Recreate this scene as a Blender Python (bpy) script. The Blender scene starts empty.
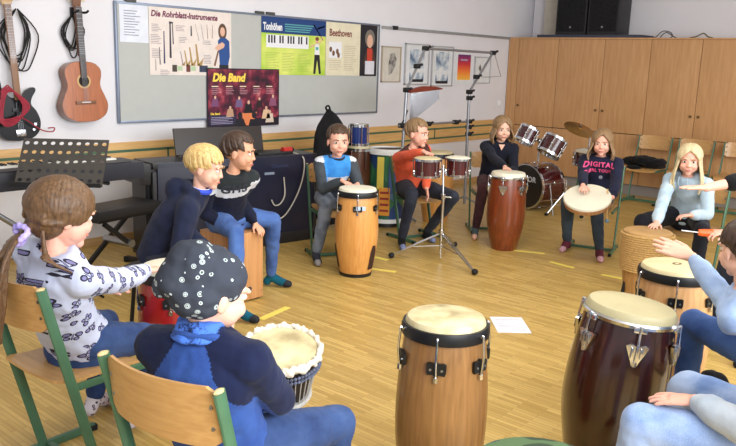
import bpy, bmesh, math, random
from mathutils import Vector, Matrix
random.seed(7)
scene = bpy.context.scene
COL = scene.collection
R = math.radians

# ---------------------------------------------------------------- camera
CAM_PITCH, CAM_ROLL, CAM_HEAD, FOCAL = 0.205, 0.032, 0.710, 766.0
cam_data = bpy.data.cameras.new('camera')
cam = bpy.data.objects.new('camera', cam_data)
COL.objects.link(cam)
cam_data.sensor_width = 36.0
cam_data.sensor_fit = 'HORIZONTAL'
cam_data.lens = FOCAL / 736.0 * 36.0
cam_data.clip_start = 0.05
_f = Vector((math.cos(CAM_HEAD) * math.cos(CAM_PITCH), math.sin(CAM_HEAD) * math.cos(CAM_PITCH), -math.sin(CAM_PITCH)))
_r = Vector((math.sin(CAM_HEAD), -math.cos(CAM_HEAD), 0))
_u = _r.cross(_f)
_c, _s = math.cos(CAM_ROLL), math.sin(CAM_ROLL)
_r2, _u2 = _c * _r + _s * _u, -_s * _r + _c * _u
cam.matrix_world = Matrix(((_r2.x, _u2.x, -_f.x, 0), (_r2.y, _u2.y, -_f.y, 0), (_r2.z, _u2.z, -_f.z, 1.6), (0, 0, 0, 1)))
scene.camera = cam

# ---------------------------------------------------------------- light
world = bpy.data.worlds.new('world')
scene.world = world
world.use_nodes = True
world.node_tree.nodes['Background'].inputs[0].default_value = (0.93, 0.95, 1.0, 1)
world.node_tree.nodes['Background'].inputs[1].default_value = 0.72
def area(name, loc, target, sx, sy, power, col):
    l = bpy.data.lights.new(name, 'AREA')
    l.shape = 'RECTANGLE'; l.size = sx; l.size_y = sy; l.energy = power; l.color = col
    o = bpy.data.objects.new(name, l); COL.objects.link(o)
    o.location = loc
    o.rotation_euler = (Vector(target) - Vector(loc)).to_track_quat('-Z', 'Y').to_euler()
    return o
area('window_daylight', (1.4, -1.6, 2.1), (3.6, 5.0, 1.1), 3.6, 1.7, 290, (0.92, 0.96, 1.0))
area('window_daylight', (5.5, -1.6, 1.9), (5.5, 4.5, 0.9), 3.0, 1.8, 150, (0.93, 0.96, 1.0))
area('ceiling_lamp', (3.6, 2.4, 3.1), (3.6, 2.4, 0), 3.0, 1.2, 70, (1.0, 0.96, 0.87))
scene.view_settings.view_transform = 'Standard'
scene.view_settings.look = 'None'
scene.view_settings.gamma = 1.0
scene.view_settings.exposure = 0.0
scene.view_settings.use_curve_mapping = False

# ---------------------------------------------------------------- materials
def lin(c):
    return tuple(((x / 255.0) / 12.92 if x <= 10 else (((x / 255.0) + 0.055) / 1.055) ** 2.4) for x in c) + (1,)
MATS = {}
def nmat(name):
    m = bpy.data.materials.new(name); m.use_nodes = True
    nt = m.node_tree
    return m, nt, nt.nodes['Principled BSDF']
def N(nt, t, **kw):
    n = nt.nodes.new(t)
    for k, v in kw.items():
        if hasattr(n, k): setattr(n, k, v)
        else: n.inputs[k].default_value = v
    return n
def coords(nt, scale=(1, 1, 1), rot=(0, 0, 0), kind='Object'):
    tc = N(nt, 'ShaderNodeTexCoord'); mp = N(nt, 'ShaderNodeMapping')
    mp.inputs['Scale'].default_value = scale; mp.inputs['Rotation'].default_value = rot
    nt.links.new(tc.outputs[kind], mp.inputs[0])
    return mp.outputs[0]
def ramp(nt, fac, stops, interp='LINEAR'):
    r = N(nt, 'ShaderNodeValToRGB'); r.color_ramp.interpolation = interp
    el = r.color_ramp.elements
    while len(el) < len(stops): el.new(0.5)
    for e, (p, c) in zip(el, stops): e.position = p; e.color = c
    nt.links.new(fac, r.inputs[0])
    return r.outputs[0]
def bump(nt, b, h, strength=0.3, dist=0.005):
    n = N(nt, 'ShaderNodeBump'); n.inputs['Strength'].default_value = strength; n.inputs['Distance'].default_value = dist
    nt.links.new(h, n.inputs['Height']); nt.links.new(n.outputs[0], b.inputs['Normal'])
def plain(name, c, rough=0.5, metal=0.0, var=0.06, scale=12, bmp=0.0, coat=0.0, spec=None):
    if name in MATS: return MATS[name]
    m, nt, b = nmat(name)
    c = lin(c)
    v = coords(nt)
    n = N(nt, 'ShaderNodeTexNoise'); n.inputs['Scale'].default_value = scale; n.inputs['Detail'].default_value = 4
    nt.links.new(v, n.inputs['Vector'])
    lo = tuple(x * (1 - var) for x in c[:3]) + (1,); hi = tuple(min(1, x * (1 + var)) for x in c[:3]) + (1,)
    nt.links.new(ramp(nt, n.outputs[0], [(0.3, lo), (0.7, hi)]), b.inputs['Base Color'])
    b.inputs['Roughness'].default_value = rough; b.inputs['Metallic'].default_value = metal
    if coat: b.inputs['Coat Weight'].default_value = coat; b.inputs['Coat Roughness'].default_value = 0.08
    if spec is not None: b.inputs['Specular IOR Level'].default_value = spec
    if bmp: bump(nt, b, n.outputs[0], bmp)
    MATS[name] = m
    return m
def fabric(name, c, c2=None, scale=9, fine=260, rough=0.9, lo=0.35, hi=0.7, bmp=0.25):
    if name in MATS: return MATS[name]
    m, nt, b = nmat(name)
    c = lin(c); c2 = lin(c2) if c2 else tuple(x * 0.8 for x in c[:3]) + (1,)
    v = coords(nt)
    n = N(nt, 'ShaderNodeTexNoise'); n.inputs['Scale'].default_value = scale; n.inputs['Detail'].default_value = 5
    f = N(nt, 'ShaderNodeTexNoise'); f.inputs['Scale'].default_value = fine; f.inputs['Detail'].default_value = 2
    nt.links.new(v, n.inputs['Vector']); nt.links.new(v, f.inputs['Vector'])
    mx = N(nt, 'ShaderNodeMath', operation='MULTIPLY_ADD'); mx.inputs[1].default_value = 0.25; 
    nt.links.new(f.outputs[0], mx.inputs[0]); nt.links.new(n.outputs[0], mx.inputs[2])
    nt.links.new(ramp(nt, mx.outputs[0], [(lo + .1, c2), (hi + .1, c)]), b.inputs['Base Color'])
    b.inputs['Roughness'].default_value = rough
    b.inputs['Specular IOR Level'].default_value = 0.2
    b.inputs['Sheen Weight'].default_value = 0.05
    bump(nt, b, f.outputs[0], bmp, 0.002)
    MATS[name] = m
    return m
def wood(name, c1, c2, axis='z', scale=6, rough=0.4, coat=0.0, stretch=14, stave=0):
    if name in MATS: return MATS[name]
    m, nt, b = nmat(name)
    sc = {'x': (1, stretch, stretch), 'y': (stretch, 1, stretch), 'z': (stretch, stretch, 1)}[axis]
    v = coords(nt, sc)
    n = N(nt, 'ShaderNodeTexNoise'); n.inputs['Scale'].default_value = scale; n.inputs['Detail'].default_value = 6; n.inputs['Distortion'].default_value = 0.4
    nt.links.new(v, n.inputs['Vector'])
    nt.links.new(ramp(nt, n.outputs[0], [(0.3, lin(c1)), (0.7, lin(c2))]), b.inputs['Base Color'])
    b.inputs['Roughness'].default_value = rough
    if coat: b.inputs['Coat Weight'].default_value = coat; b.inputs['Coat Roughness'].default_value = 0.1
    bump(nt, b, n.outputs[0], 0.05)
    MATS[name] = m
    return m
def spots(name, base, spot, scale=14, size=0.28, ring=False, c3=None):
    """cloth with printed motifs: each voronoi cell carries one small figure"""
    if name in MATS: return MATS[name]
    m, nt, b = nmat(name)
    v = coords(nt)
    nz = N(nt, 'ShaderNodeTexNoise'); nz.inputs['Scale'].default_value = 38
    nt.links.new(v, nz.inputs['Vector'])
    mixv = N(nt, 'ShaderNodeMix', data_type='VECTOR'); mixv.inputs[0].default_value = 0.05
    mixv.inputs[0].default_value = 0.0 if ring else 0.05
    nt.links.new(v, mixv.inputs[4]); nt.links.new(nz.outputs[1], mixv.inputs[5])
    vo = N(nt, 'ShaderNodeTexVoronoi'); vo.inputs['Scale'].default_value = scale
    nt.links.new(mixv.outputs[1], vo.inputs['Vector'])
    B, S = lin(base), lin(spot)
    if ring:
        st = [(0.0, B), (size * .45, S), (size * .8, lin(c3) if c3 else B), (size, S), (size * 1.25, B)]
        col = ramp(nt, vo.outputs['Distance'], st, 'CONSTANT')
        # only some cells carry a ring
        sep = N(nt, 'ShaderNodeSeparateColor'); nt.links.new(vo.outputs['Color'], sep.inputs[0])
        gt = N(nt, 'ShaderNodeMath', operation='GREATER_THAN'); gt.inputs[1].default_value = 0.45
        nt.links.new(sep.outputs[0], gt.inputs[0])
        mc = N(nt, 'ShaderNodeMix', data_type='RGBA'); mc.inputs[6].default_value = B
        nt.links.new(gt.outputs[0], mc.inputs[0]); nt.links.new(col, mc.inputs[7])
        col = mc.outputs[2]
    else:
        # wing like blotches: distance cut by fine noise
        f = N(nt, 'ShaderNodeTexNoise'); f.inputs['Scale'].default_value = scale * 3.2; f.inputs['Detail'].default_value = 1
        nt.links.new(v, f.inputs['Vector'])
        ad = N(nt, 'ShaderNodeMath', operation='MULTIPLY_ADD'); ad.inputs[1].default_value = 0.72
        nt.links.new(f.outputs[0], ad.inputs[0]); nt.links.new(vo.outputs['Distance'], ad.inputs[2])
        mid = lin(c3) if c3 else S
        col = ramp(nt, ad.outputs[0], [(0.0, mid), (size + .25, S), (size + .36, B)], 'CONSTANT')
    nt.links.new(col, b.inputs['Base Color'])
    b.inputs['Roughness'].default_value = 0.9; b.inputs['Specular IOR Level'].default_value = 0.2
    MATS[name] = m
    return m

def butterfly_cloth(name, base, dark, fill, scale):
    m, nt, b = nmat(name)
    def mt(op, a, c=None):
        n = N(nt, 'ShaderNodeMath', operation=op)
        for i, x in enumerate((a, c)):
            if x is None: continue
            if isinstance(x, (int, float)): n.inputs[i].default_value = x
            else: nt.links.new(x, n.inputs[i])
        return n.outputs[0]
    v = coords(nt, (scale, scale, scale))
    vo = N(nt, 'ShaderNodeTexVoronoi'); vo.inputs['Scale'].default_value = 1.0; vo.inputs['Randomness'].default_value = .7
    nt.links.new(v, vo.inputs['Vector'])
    sb = N(nt, 'ShaderNodeVectorMath', operation='SUBTRACT'); nt.links.new(v, sb.inputs[0]); nt.links.new(vo.outputs['Position'], sb.inputs[1])
    s1 = N(nt, 'ShaderNodeSeparateXYZ'); nt.links.new(sb.outputs[0], s1.inputs[0])
    s2 = N(nt, 'ShaderNodeSeparateColor'); nt.links.new(vo.outputs['Color'], s2.inputs[0])
    ang = mt('MULTIPLY', s2.outputs[0], 6.283); ca, sa = mt('COSINE', ang), mt('SINE', ang)
    lx = mt('ADD', s1.outputs[0], mt('MULTIPLY', s1.outputs[1], .35)); lz = s1.outputs[2]
    x = mt('ABSOLUTE', mt('SUBTRACT', mt('MULTIPLY', lx, ca), mt('MULTIPLY', lz, sa))); z = mt('ADD', mt('MULTIPLY', lx, sa), mt('MULTIPLY', lz, ca))
    def el(cx, cz, rx, rz):
        a = mt('DIVIDE', mt('SUBTRACT', x, cx), rx); c = mt('DIVIDE', mt('SUBTRACT', z, cz), rz)
        return mt('ADD', mt('MULTIPLY', a, a), mt('MULTIPLY', c, c))
    d = mt('MINIMUM', mt('MINIMUM', el(.19, .11, .15, .13), el(.13, -.12, .10, .11)), mt('MULTIPLY', el(0, 0, .03, .2), 1.0))
    col = ramp(nt, d, [(0.0, lin(fill)), (.34, lin(dark)), (1.0, lin(base))], 'CONSTANT')
    nt.links.new(col, b.inputs['Base Color']); b.inputs['Roughness'].default_value = .9; b.inputs['Specular IOR Level'].default_value = .2
    return m
chrome = plain('chrome', (205, 207, 212), 0.18, 1.0, .03)
steel = plain('grey_steel', (150, 152, 156), 0.35, 0.9, .05)
black_metal = plain('black_metal', (24, 24, 26), 0.4, 0.3, .1)
black_plastic = plain('black_plastic', (22, 22, 25), 0.45, 0, .1)
black_cloth = fabric('black_cloth', (26, 26, 28), (14, 14, 16))
rubber = plain('rubber', (18, 18, 18), 0.8)
white_paper = plain('white_paper', (232, 232, 236), 0.8, 0, .01)
green_paint = plain('green_paint', (66, 104, 78), 0.38, 0, .08)
chair_wood = wood('chair_beech', (182, 136, 80), (200, 156, 98), 'y', 5, 0.4, 0.15)
cream_skin = plain('cream_drum_skin', (202, 186, 144), 0.55, 0, .12, 7, .1)
white_skin = plain('white_drum_skin', (218, 212, 192), 0.55, 0, .06, 7)

# ---------------------------------------------------------------- mesh builder
def perp(d):
    d = d.normalized()
    a = Vector((0, 0, 1)) if abs(d.z) < 0.9 else Vector((1, 0, 0))
    u = d.cross(a).normalized()
    return u, d.cross(u).normalized()
class MB:
    def __init__(s): s.bm = bmesh.new()
    def raw(s, vs, fs):
        v = [s.bm.verts.new(p) for p in vs]
        for f in fs:
            try: s.bm.faces.new([v[i] for i in f])
            except ValueError: pass
        return s
    def box(s, c, size, M=None, bev=0.0):
        t = bmesh.new()
        bmesh.ops.create_cube(t, size=1.0)
        for v in t.verts: v.co = Vector((v.co.x * size[0], v.co.y * size[1], v.co.z * size[2]))
        if bev: bmesh.ops.bevel(t, geom=t.edges[:], offset=bev, segments=2, profile=0.7, affect='EDGES')
        t.verts.index_update()
        vs = [(M @ v.co if M else v.co) + Vector(c) for v in t.verts]
        fs = [[v.index for v in f.verts] for f in t.faces]
        t.free()
        return s.raw(vs, fs)
    def cyl(s, p0, p1, r0, r1=None, seg=16):
        p0, p1 = Vector(p0), Vector(p1)
        r1 = r0 if r1 is None else r1
        u, w = perp(p1 - p0)
        vs = []
        for p, r in ((p0, r0), (p1, r1)):
            for k in range(seg):
                a = 2 * math.pi * k / seg
                vs.append(p + (u * math.cos(a) + w * math.sin(a)) * r)
        fs = [[k, (k + 1) % seg, seg + (k + 1) % seg, seg + k] for k in range(seg)]
        fs += [list(range(seg))[::-1], list(range(seg, 2 * seg))]
        return s.raw(vs, fs)
    def rings(s, rs, seg=16, cap=True):
        """rs: list of (centre, u, v)"""
        vs = []
        for c, u, v in rs:
            for k in range(seg):
                a = 2 * math.pi * k / seg
                vs.append(Vector(c) + Vector(u) * math.cos(a) + Vector(v) * math.sin(a))
        n = len(rs); fs = []
        for i in range(n - 1):
            for k in range(seg):
                fs.append([i * seg + k, i * seg + (k + 1) % seg, (i + 1) * seg + (k + 1) % seg, (i + 1) * seg + k])
        if cap: fs += [list(range(seg))[::-1], [(n - 1) * seg + k for k in range(seg)]]
        return s.raw(vs, fs)
    def tube(s, pts, r, seg=8, sub=6, closed=False):
        pts = [Vector(p) for p in pts]
        if sub > 1 and len(pts) > 2: pts = spline(pts, sub, closed)
        rr = r if callable(r) else (lambda t: r)
        n = len(pts); rs = []
        d0 = pts[1] - pts[0]; u, w = perp(d0)
        for i, p in enumerate(pts):
            d = (pts[min(i + 1, n - 1)] - pts[max(i - 1, 0)])
            if d.length < 1e-9: d = d0
            d.normalize()
            u = (u - d * u.dot(d)).normalized(); w = d.cross(u)
            q = rr(i / (n - 1))
            rs.append((p, u * q, w * q))
        return s.rings(rs, seg)
    def lathe(s, prof, seg=32, c=(0, 0, 0), M=None):
        c = Vector(c); vs = []; idx = []
        for r, z in prof:
            row = []
            if r < 1e-6:
                row = [len(vs)] * seg; vs.append(Vector((0, 0, z)))
            else:
                for k in range(seg):
                    a = 2 * math.pi * k / seg
                    row.append(len(vs)); vs.append(Vector((r * math.cos(a), r * math.sin(a), z)))
            idx.append(row)
        fs = []
        for i in range(len(prof) - 1):
            for k in range(seg):
                q = [idx[i][k], idx[i][(k + 1) % seg], idx[i + 1][(k + 1) % seg], idx[i + 1][k]]
                q2 = []
                for a in q:
                    if a not in q2: q2.append(a)
                if len(q2) > 2: fs.append(q2)
        vs = [(M @ v if M else v) + c for v in vs]
        return s.raw(vs, fs)
    def ell(s, c, r, M=None, seg=16, n=10):
        if not hasattr(r, '__len__'): r = (r, r, r)
        prof = [(math.sin(math.pi * i / n), -math.cos(math.pi * i / n)) for i in range(n + 1)]
        D = Matrix.Diagonal((r[0], r[1], r[2]))
        return s.lathe(prof, seg, c, (M @ D) if M else D)
    def limb(s, pts, rad, seg=14):
        for i in range(len(pts) - 1):
            if (Vector(pts[i + 1]) - Vector(pts[i])).length > 1e-5: s.cyl(pts[i], pts[i + 1], rad[i], rad[i + 1], seg)
        for p, r in zip(pts, rad): s.ell(p, r, None, seg, 8)
        return s
    def prism(s, poly, h, M):
        """poly: 2D points in the xy of M, extruded 0..h along z of M"""
        n = len(poly)
        vs = [M @ Vector((x, y, 0)) for x, y in poly] + [M @ Vector((x, y, h)) for x, y in poly]
        fs = [list(range(n))[::-1], list(range(n, 2 * n))] + [[k, (k + 1) % n, n + (k + 1) % n, n + k] for k in range(n)]
        return s.raw(vs, fs)
    def mesh(s, name, off=None):
        bmesh.ops.recalc_face_normals(s.bm, faces=s.bm.faces)
        me = bpy.data.meshes.new(name)
        s.bm.to_mesh(me); s.bm.free()
        if off is not None: me.transform(Matrix.Translation(-Vector(off)))
        return me
    def out(s, name, mat, parent=None, off=None, ang=35, smooth=True):
        me = s.mesh(name, off)
        return link(name, me, mat, parent, ang, smooth)
def spline(pts, sub, closed=False):
    out = []; n = len(pts)
    for i in range(n - 1):
        p0, p1, p2, p3 = pts[max(i - 1, 0)], pts[i], pts[i + 1], pts[min(i + 2, n - 1)]
        for k in range(sub):
            t = k / sub
            out.append(0.5 * ((2 * p1) + (p2 - p0) * t + (2 * p0 - 5 * p1 + 4 * p2 - p3) * t * t + (3 * p1 - p0 - 3 * p2 + p3) * t ** 3))
    out.append(pts[-1])
    return out
def link(name, me, mat, parent=None, ang=35, smooth=True):
    if mat is not None:
        for m in (mat if isinstance(mat, (list, tuple)) else [mat]): me.materials.append(m)
    if smooth and len(me.polygons):
        me.polygons.foreach_set('use_smooth', [True] * len(me.polygons))
        if ang: me.set_sharp_from_angle(angle=R(ang))
    o = bpy.data.objects.new(name, me); COL.objects.link(o)
    if parent: o.parent = parent
    return o
def tag(o, label=None, cat=None, group=None, kind=None):
    if label: o['label'] = label
    if cat: o['category'] = cat
    if group: o['group'] = group
    if kind: o['kind'] = kind
    return o
def thing(name, label, cat, loc=(0, 0, 0), rz=0.0, group=None):
    o = bpy.data.objects.new(name, None); COL.objects.link(o)
    o.empty_display_size = 0.1
    o.location = loc; o.rotation_euler = (0, 0, rz)
    return tag(o, label, cat, group)
def dup(root, loc, rz, label=None, group=None):
    r = root.copy(); COL.objects.link(r); r.location = loc; r.rotation_euler = (0, 0, rz)
    if label: r['label'] = label
    if group: r['group'] = group
    for ch in list(root.children):
        c = ch.copy(); COL.objects.link(c); c.parent = r
        for g in list(ch.children):
            d = g.copy(); COL.objects.link(d); d.parent = c
    return r
def remesh(mb, voxel, it=4, disp=0.0, dsize=0.08, fac=0.5):
    me = mb.mesh('work')
    o = bpy.data.objects.new('work', me); COL.objects.link(o)
    m = o.modifiers.new('r', 'REMESH'); m.mode = 'VOXEL'; m.voxel_size = voxel
    if disp:
        tx = bpy.data.textures.new('folds', 'CLOUDS'); tx.noise_scale = dsize; tx.noise_depth = 2
        d = o.modifiers.new('d', 'DISPLACE'); d.texture = tx; d.strength = disp; d.mid_level = 0.5; d.texture_coords = 'LOCAL'
    if it:
        sm = o.modifiers.new('s', 'SMOOTH'); sm.factor = fac; sm.iterations = it
    bpy.context.view_layer.update()
    dg = bpy.context.evaluated_depsgraph_get()
    me2 = bpy.data.meshes.new_from_object(o.evaluated_get(dg))
    bpy.data.objects.remove(o); bpy.data.meshes.remove(me)
    me2.materials.clear()
    return me2
def text_mesh(s, size, align='LEFT', bold=0.0, ext=0.0006, shear=0.0, gap=1.0):
    cu = bpy.data.curves.new('t', 'FONT'); cu.body = s; cu.size = size; cu.align_x = align; cu.align_y = 'CENTER'
    cu.offset = bold; cu.extrude = ext; cu.shear = shear; cu.resolution_u = 3; cu.space_character = gap
    o = bpy.data.objects.new('t', cu); COL.objects.link(o)
    bpy.context.view_layer.update()
    dg = bpy.context.evaluated_depsgraph_get()
    me = bpy.data.meshes.new_from_object(o.evaluated_get(dg))
    bpy.data.objects.remove(o); bpy.data.curves.remove(cu)
    me.materials.clear()
    return me

# ================================================================ setting
WA, WB = 5.934, 9.894          # whiteboard wall plane, cabinet front plane
def structure(name, mb, mat, **k):
    return tag(mb.out(name, mat, **k), kind='structure')
# parquet: short narrow oak strips running towards the whiteboard wall
m, nt, b = nmat('parquet')
v = coords(nt, (1, 1, 1), (0, 0, R(90)))
br = N(nt, 'ShaderNodeTexBrick'); br.offset = 0.5; br.squash = 1.0
for k_, v_ in (('Scale', 1.0), ('Mortar Size', 0.0012), ('Mortar Smooth', 0.2), ('Brick Width', 0.24), ('Row Height', 0.024), ('Bias', 0.0)): br.inputs[k_].default_value = v_
br.inputs['Color1'].default_value = lin((178, 146, 78)); br.inputs['Color2'].default_value = lin((206, 174, 104)); br.inputs['Mortar'].default_value = lin((152, 120, 62))
nt.links.new(v, br.inputs['Vector'])
v2 = coords(nt, (60, 3, 1))
n1 = N(nt, 'ShaderNodeTexNoise'); n1.inputs['Scale'].default_value = 1.0; n1.inputs['Detail'].default_value = 5
nt.links.new(v2, n1.inputs['Vector'])
mx = N(nt, 'ShaderNodeMix', data_type='RGBA', blend_type='MULTIPLY'); mx.inputs[0].default_value = 0.6
nt.links.new(br.outputs[0], mx.inputs[6])
nt.links.new(ramp(nt, n1.outputs[0], [(0.3, (0.78, 0.76, 0.72, 1)), (0.65, (1, 1, 1, 1))]), mx.inputs[7])
nt.links.new(mx.outputs[2], b.inputs['Base Color'])
b.inputs['Roughness'].default_value = 0.34
b.inputs['Specular IOR Level'].default_value = 0.4
parquet = m
fl = MB().raw([(-1.0, -2.5, 0), (11, -2.5, 0), (11, WA + .1, 0), (-1.0, WA + .1, 0), (-1.0, -2.5, -.1), (11, -2.5, -.1), (11, WA + .1, -.1), (-1.0, WA + .1, -.1)],
    [(0, 1, 2, 3), (7, 6, 5, 4), (0, 4, 5, 1), (1, 5, 6, 2), (2, 6, 7, 3), (3, 7, 4, 0)])
structure('floor', fl, parquet)
plaster = plain('wall_plaster', (224, 222, 226), 0.9, 0, .02, 3, .03)
structure('wall_left', MB().box((5.0, WA + .06, 1.6), (12.0, .12, 3.2)), plaster)
structure('wall_back', MB().box((10.56, 1.7, 1.6), (.12, 8.4, 3.2)), plaster)
tan = wood('skirting_wood', (186, 146, 96), (206, 168, 116), 'x', 5, 0.5)
structure('ceiling', MB().box((5.0, 1.7, 3.26), (12.0, 8.5, .1)), plain('ceiling_white', (226, 226, 226), .9, 0, .01))
structure('baseboard_left', MB().box((4.4, WA - .009, .035), (10.9, .018, .07), bev=.004), tan)
rail_wood = wood('rail_wood', (204, 158, 96), (222, 180, 118), 'x', 5, 0.45)
rail_green = plain('rail_green', (70, 104, 80), 0.5)
tr = tag(MB().box((4.4, WA - .012, .735), (10.9, .024, .27), bev=.004).out('trim_1', rail_wood), kind='structure')
for z in (.795, .672):
    MB().box((4.4, WA - .022, z), (10.9, .012, .022)).out('inlay', rail_green, tr)
for x in (4.06, 6.1, 8.15):
    MB().box((x, WA - .022, .735), (.018, .012, .14)).out('inlay', rail_green, tr)
# light switch
sw = thing('light_switch', 'white light switch on the wall beside the tall cupboards', 'switch', (9.74, WA, 1.10))
MB().box((0, -.005, 0), (.08, .01, .08), bev=.003).out('plate', white_paper, sw)
MB().box((0, -.012, 0), (.055, .008, .055), bev=.002).out('rocker', plain('switch_white', (240, 240, 238), .4), sw)

# ---- cupboards on the back wall (each double-door unit is a thing)
beech = wood('cupboard_beech', (184, 136, 88), (200, 154, 106), 'z', 3.0, 0.45, 0.1, 10)
plinth_m = plain('plinth_grey', (146, 138, 132), 0.6)
dark_gap = plain('cupboard_edge', (70, 50, 34), 0.7)
ys = [5.76, 5.14, 4.47, 3.85, 3.22, 2.58, 1.95, 1.32, .69, 0.06]
names = ['narrow-seamed beech cupboard at the corner beside the picture wall', 'beech cupboard carrying the two black loudspeakers',
         'beech cupboard behind the chair with the black jacket', 'beech cupboard behind the second empty wall chair', 'beech cupboard at the far right end of the row']
pairs = [(0, 1), (1, 3), (3, 5), (5, 7), (7, 9)]
CH = 2.035
fill = MB().box((WB + .3, 5.843, CH / 2), (.6, .16, CH)).out('corner_filler', beech)
tag(fill, 'slim beech filler panel between the picture wall and the cupboards', 'panel')
for (a, c), lab in zip(pairs, names):
    y0, y1 = ys[a], ys[c]
    t = thing('cupboard', lab, 'cupboard', (WB, (y0 + y1) / 2, 0), 0, 'tall beech cupboards along the back wall')
    w = y0 - y1
    MB().box((.31, 0, (CH + .14) / 2), (.58, w - .002, CH - .14)).out('body', dark_gap, t)
    MB().box((.33, 0, .07), (.54, w - .002, .14)).out('plinth', plinth_m, t)
    MB().box((.29, 0, CH - .01), (.60, w, .02)).out('top_panel', beech, t)
    for i in range(a, c):
        yc = (ys[i] + ys[i + 1]) / 2 - (y0 + y1) / 2; dw = ys[i] - ys[i + 1] - .006
        d = MB().box((.009, yc, (CH + .80) / 2 - .01), (.018, dw, CH - .80 - .026), bev=.0015).out('door', beech, t)
        MB().box((.009, yc, (.14 + .795) / 2), (.018, dw, .655 - .004), bev=.0015).out('door', beech, t)
        side = 1 if (i - a) % 2 == (1 if c - a == 2 else 0) else -1
        k = MB(); k.cyl((-.0, yc + side * (dw / 2 - .045), 1.08), (-.016, yc + side * (dw / 2 - .045), 1.08), .014, .018)
        k.out('knob', plain('knob_bronze', (120, 92, 60), .4, .5), d)

# ---- on top of the cupboards
bb = MB().box((WB + .25, 4.76, CH + .02), (.42, 1.5, .04), bev=.004).out('flat_board', plain('slate_blue', (58, 62, 78), .6))
tag(bb, 'flat slate-blue board lying on the cupboard tops under the loudspeakers', 'board')
for yc, lab, w in ((5.03, 'black loudspeaker on the cupboards, the one nearer the picture wall', .46), (4.57, 'black loudspeaker on the cupboards, the one farther from the picture wall', .44)):
    t = thing('loudspeaker', lab, 'loudspeaker', (WB + .27, yc, CH + .04), 0, 'loudspeakers on the cupboards')
    MB().box((0, 0, .34), (.38, w - .01, .68), bev=.012).out('cabinet', black_plastic, t)
    MB().box((-.192, 0, .34), (.01, w - .06, .60), bev=.003).out('grille', fabric('grille_cloth', (34, 34, 36), (20, 20, 22), 30), t)
    MB().cyl((-.199, 0, .10), (-.203, 0, .10), .014).out('badge', steel, t)
pn = MB().box((WB + .45, 5.46, CH + .33), (.02, .34, .66)).out('pale_panel', plain('panel_cream', (196, 190, 176), .7))
tag(pn, 'pale cream panel standing on the cupboards beside the loudspeakers', 'panel')
cb = MB()
cb.tube([(WB + .2, 4.0, CH + .004), (WB + .16, 3.88, CH + .01), (WB + .2, 3.80, CH + .09), (WB + .22, 3.70, CH + .07), (WB + .18, 3.68, CH + .01), (WB + .2, 3.82, CH + .006), (WB + .22, 3.76, CH + .075), (WB + .2, 3.62, CH + .006), (WB + .2, 3.5, CH + .005)], .006)
tag(cb.out('cable', black_plastic), 'thin dark cable curled on top of the cupboards', 'cable')
cb = MB().tube([(WB + .15, 3.44, CH + .006), (WB + .14, 3.36, CH + .02), (WB + .16, 3.28, CH + .06), (WB + .15, 3.22, CH + .02), (WB + .15, 3.16, CH + .006)], .008)
tag(cb.out('adapter_cable', plain('olive', (92, 84, 52), .6)), 'short olive cable lying at the edge of the cupboard top', 'cable')
pp = MB().cyl((10.47, 2.62, CH + .0), (10.47, 2.62, 3.1), .028)
tag(pp.out('pipe', plain('pipe_white', (206, 204, 206), .5)), 'pale vertical pipe rising up the wall above the cupboards', 'pipe')
MB().cyl((10.47, 2.62, CH + .0), (10.47, 2.62, CH + .05), .04).out('pipe_collar', black_plastic, bpy.data.objects['pipe'])

# ================================================================ whiteboard wall
RX = Matrix.Rotation(R(90), 4, 'X')
def wall_text(parent, s, x, z, size, mat, depth, align='LEFT', bold=0.0, shear=0.0, name='lettering', xs=1.0):
    me = text_mesh(s, size, align, bold, .0004, shear)
    me.transform(Matrix.Translation((x, -depth, z)) @ RX @ Matrix.Diagonal((xs, 1, 1, 1)))
    return link(name, me, mat, parent, 0, False)
def flat(parent, x0, x1, z0, z1, d, mat, name, t=.001):
    return MB().box(((x0 + x1) / 2, -d - t / 2, (z0 + z1) / 2), (x1 - x0, t, z1 - z0)).out(name, mat, parent, smooth=False)
def shape(parent, pts, d, mat, name, t=.001):
    M = Matrix.Translation((0, -d, 0)) @ RX
    return MB().prism(pts, t, M).out(name, mat, parent, smooth=False)
def ink(n, c): return plain('ink_' + n, c, 0.55, 0, .02)
wb = thing('pin_board', 'long grey pin board with thin metal frame holding the posters', 'board', (5.27, WA, 1.54))
board_grey = plain('board_grey', (182, 184, 180), .75, 0, .02)
MB().box((0, -.012, 0), (3.37, .024, .985)).out('panel', board_grey, wb)
for (cx, cz, sx, sz) in ((0, .497, 3.40, .02), (0, -.497, 3.40, .02), (-1.692, 0, .02, 1.0), (1.692, 0, .02, 1.0)):
    MB().box((cx, -.016, cz), (sx, .034, sz), bev=.003).out('frame_bar', plain('board_frame', (132, 142, 160), .35, .6), wb)
for cx in (-1.55, -.12, 0.02):
    MB().box((cx, -.022, .515), (.10, .03, .03), bev=.004).out('clip', plain('clip_dark', (70, 72, 70), .5), wb)
D0 = .026   # front of the board
# notice sheet
t = thing('notice_sheet', 'white sheet of small print pinned at the board corner left of the posters', 'paper', (3.75, WA - D0, 1.87))
flat(t, -.14, .135, -.155, .155, 0, plain('sheet_white', (222, 226, 236), .8), 'sheet')
for k in range(10):
    flat(t, -.10, -.10 + random.uniform(.10, .19), .10 - k * .022, .106 - k * .022, .001, ink('grey', (120, 124, 140)), 'text_line')
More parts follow.
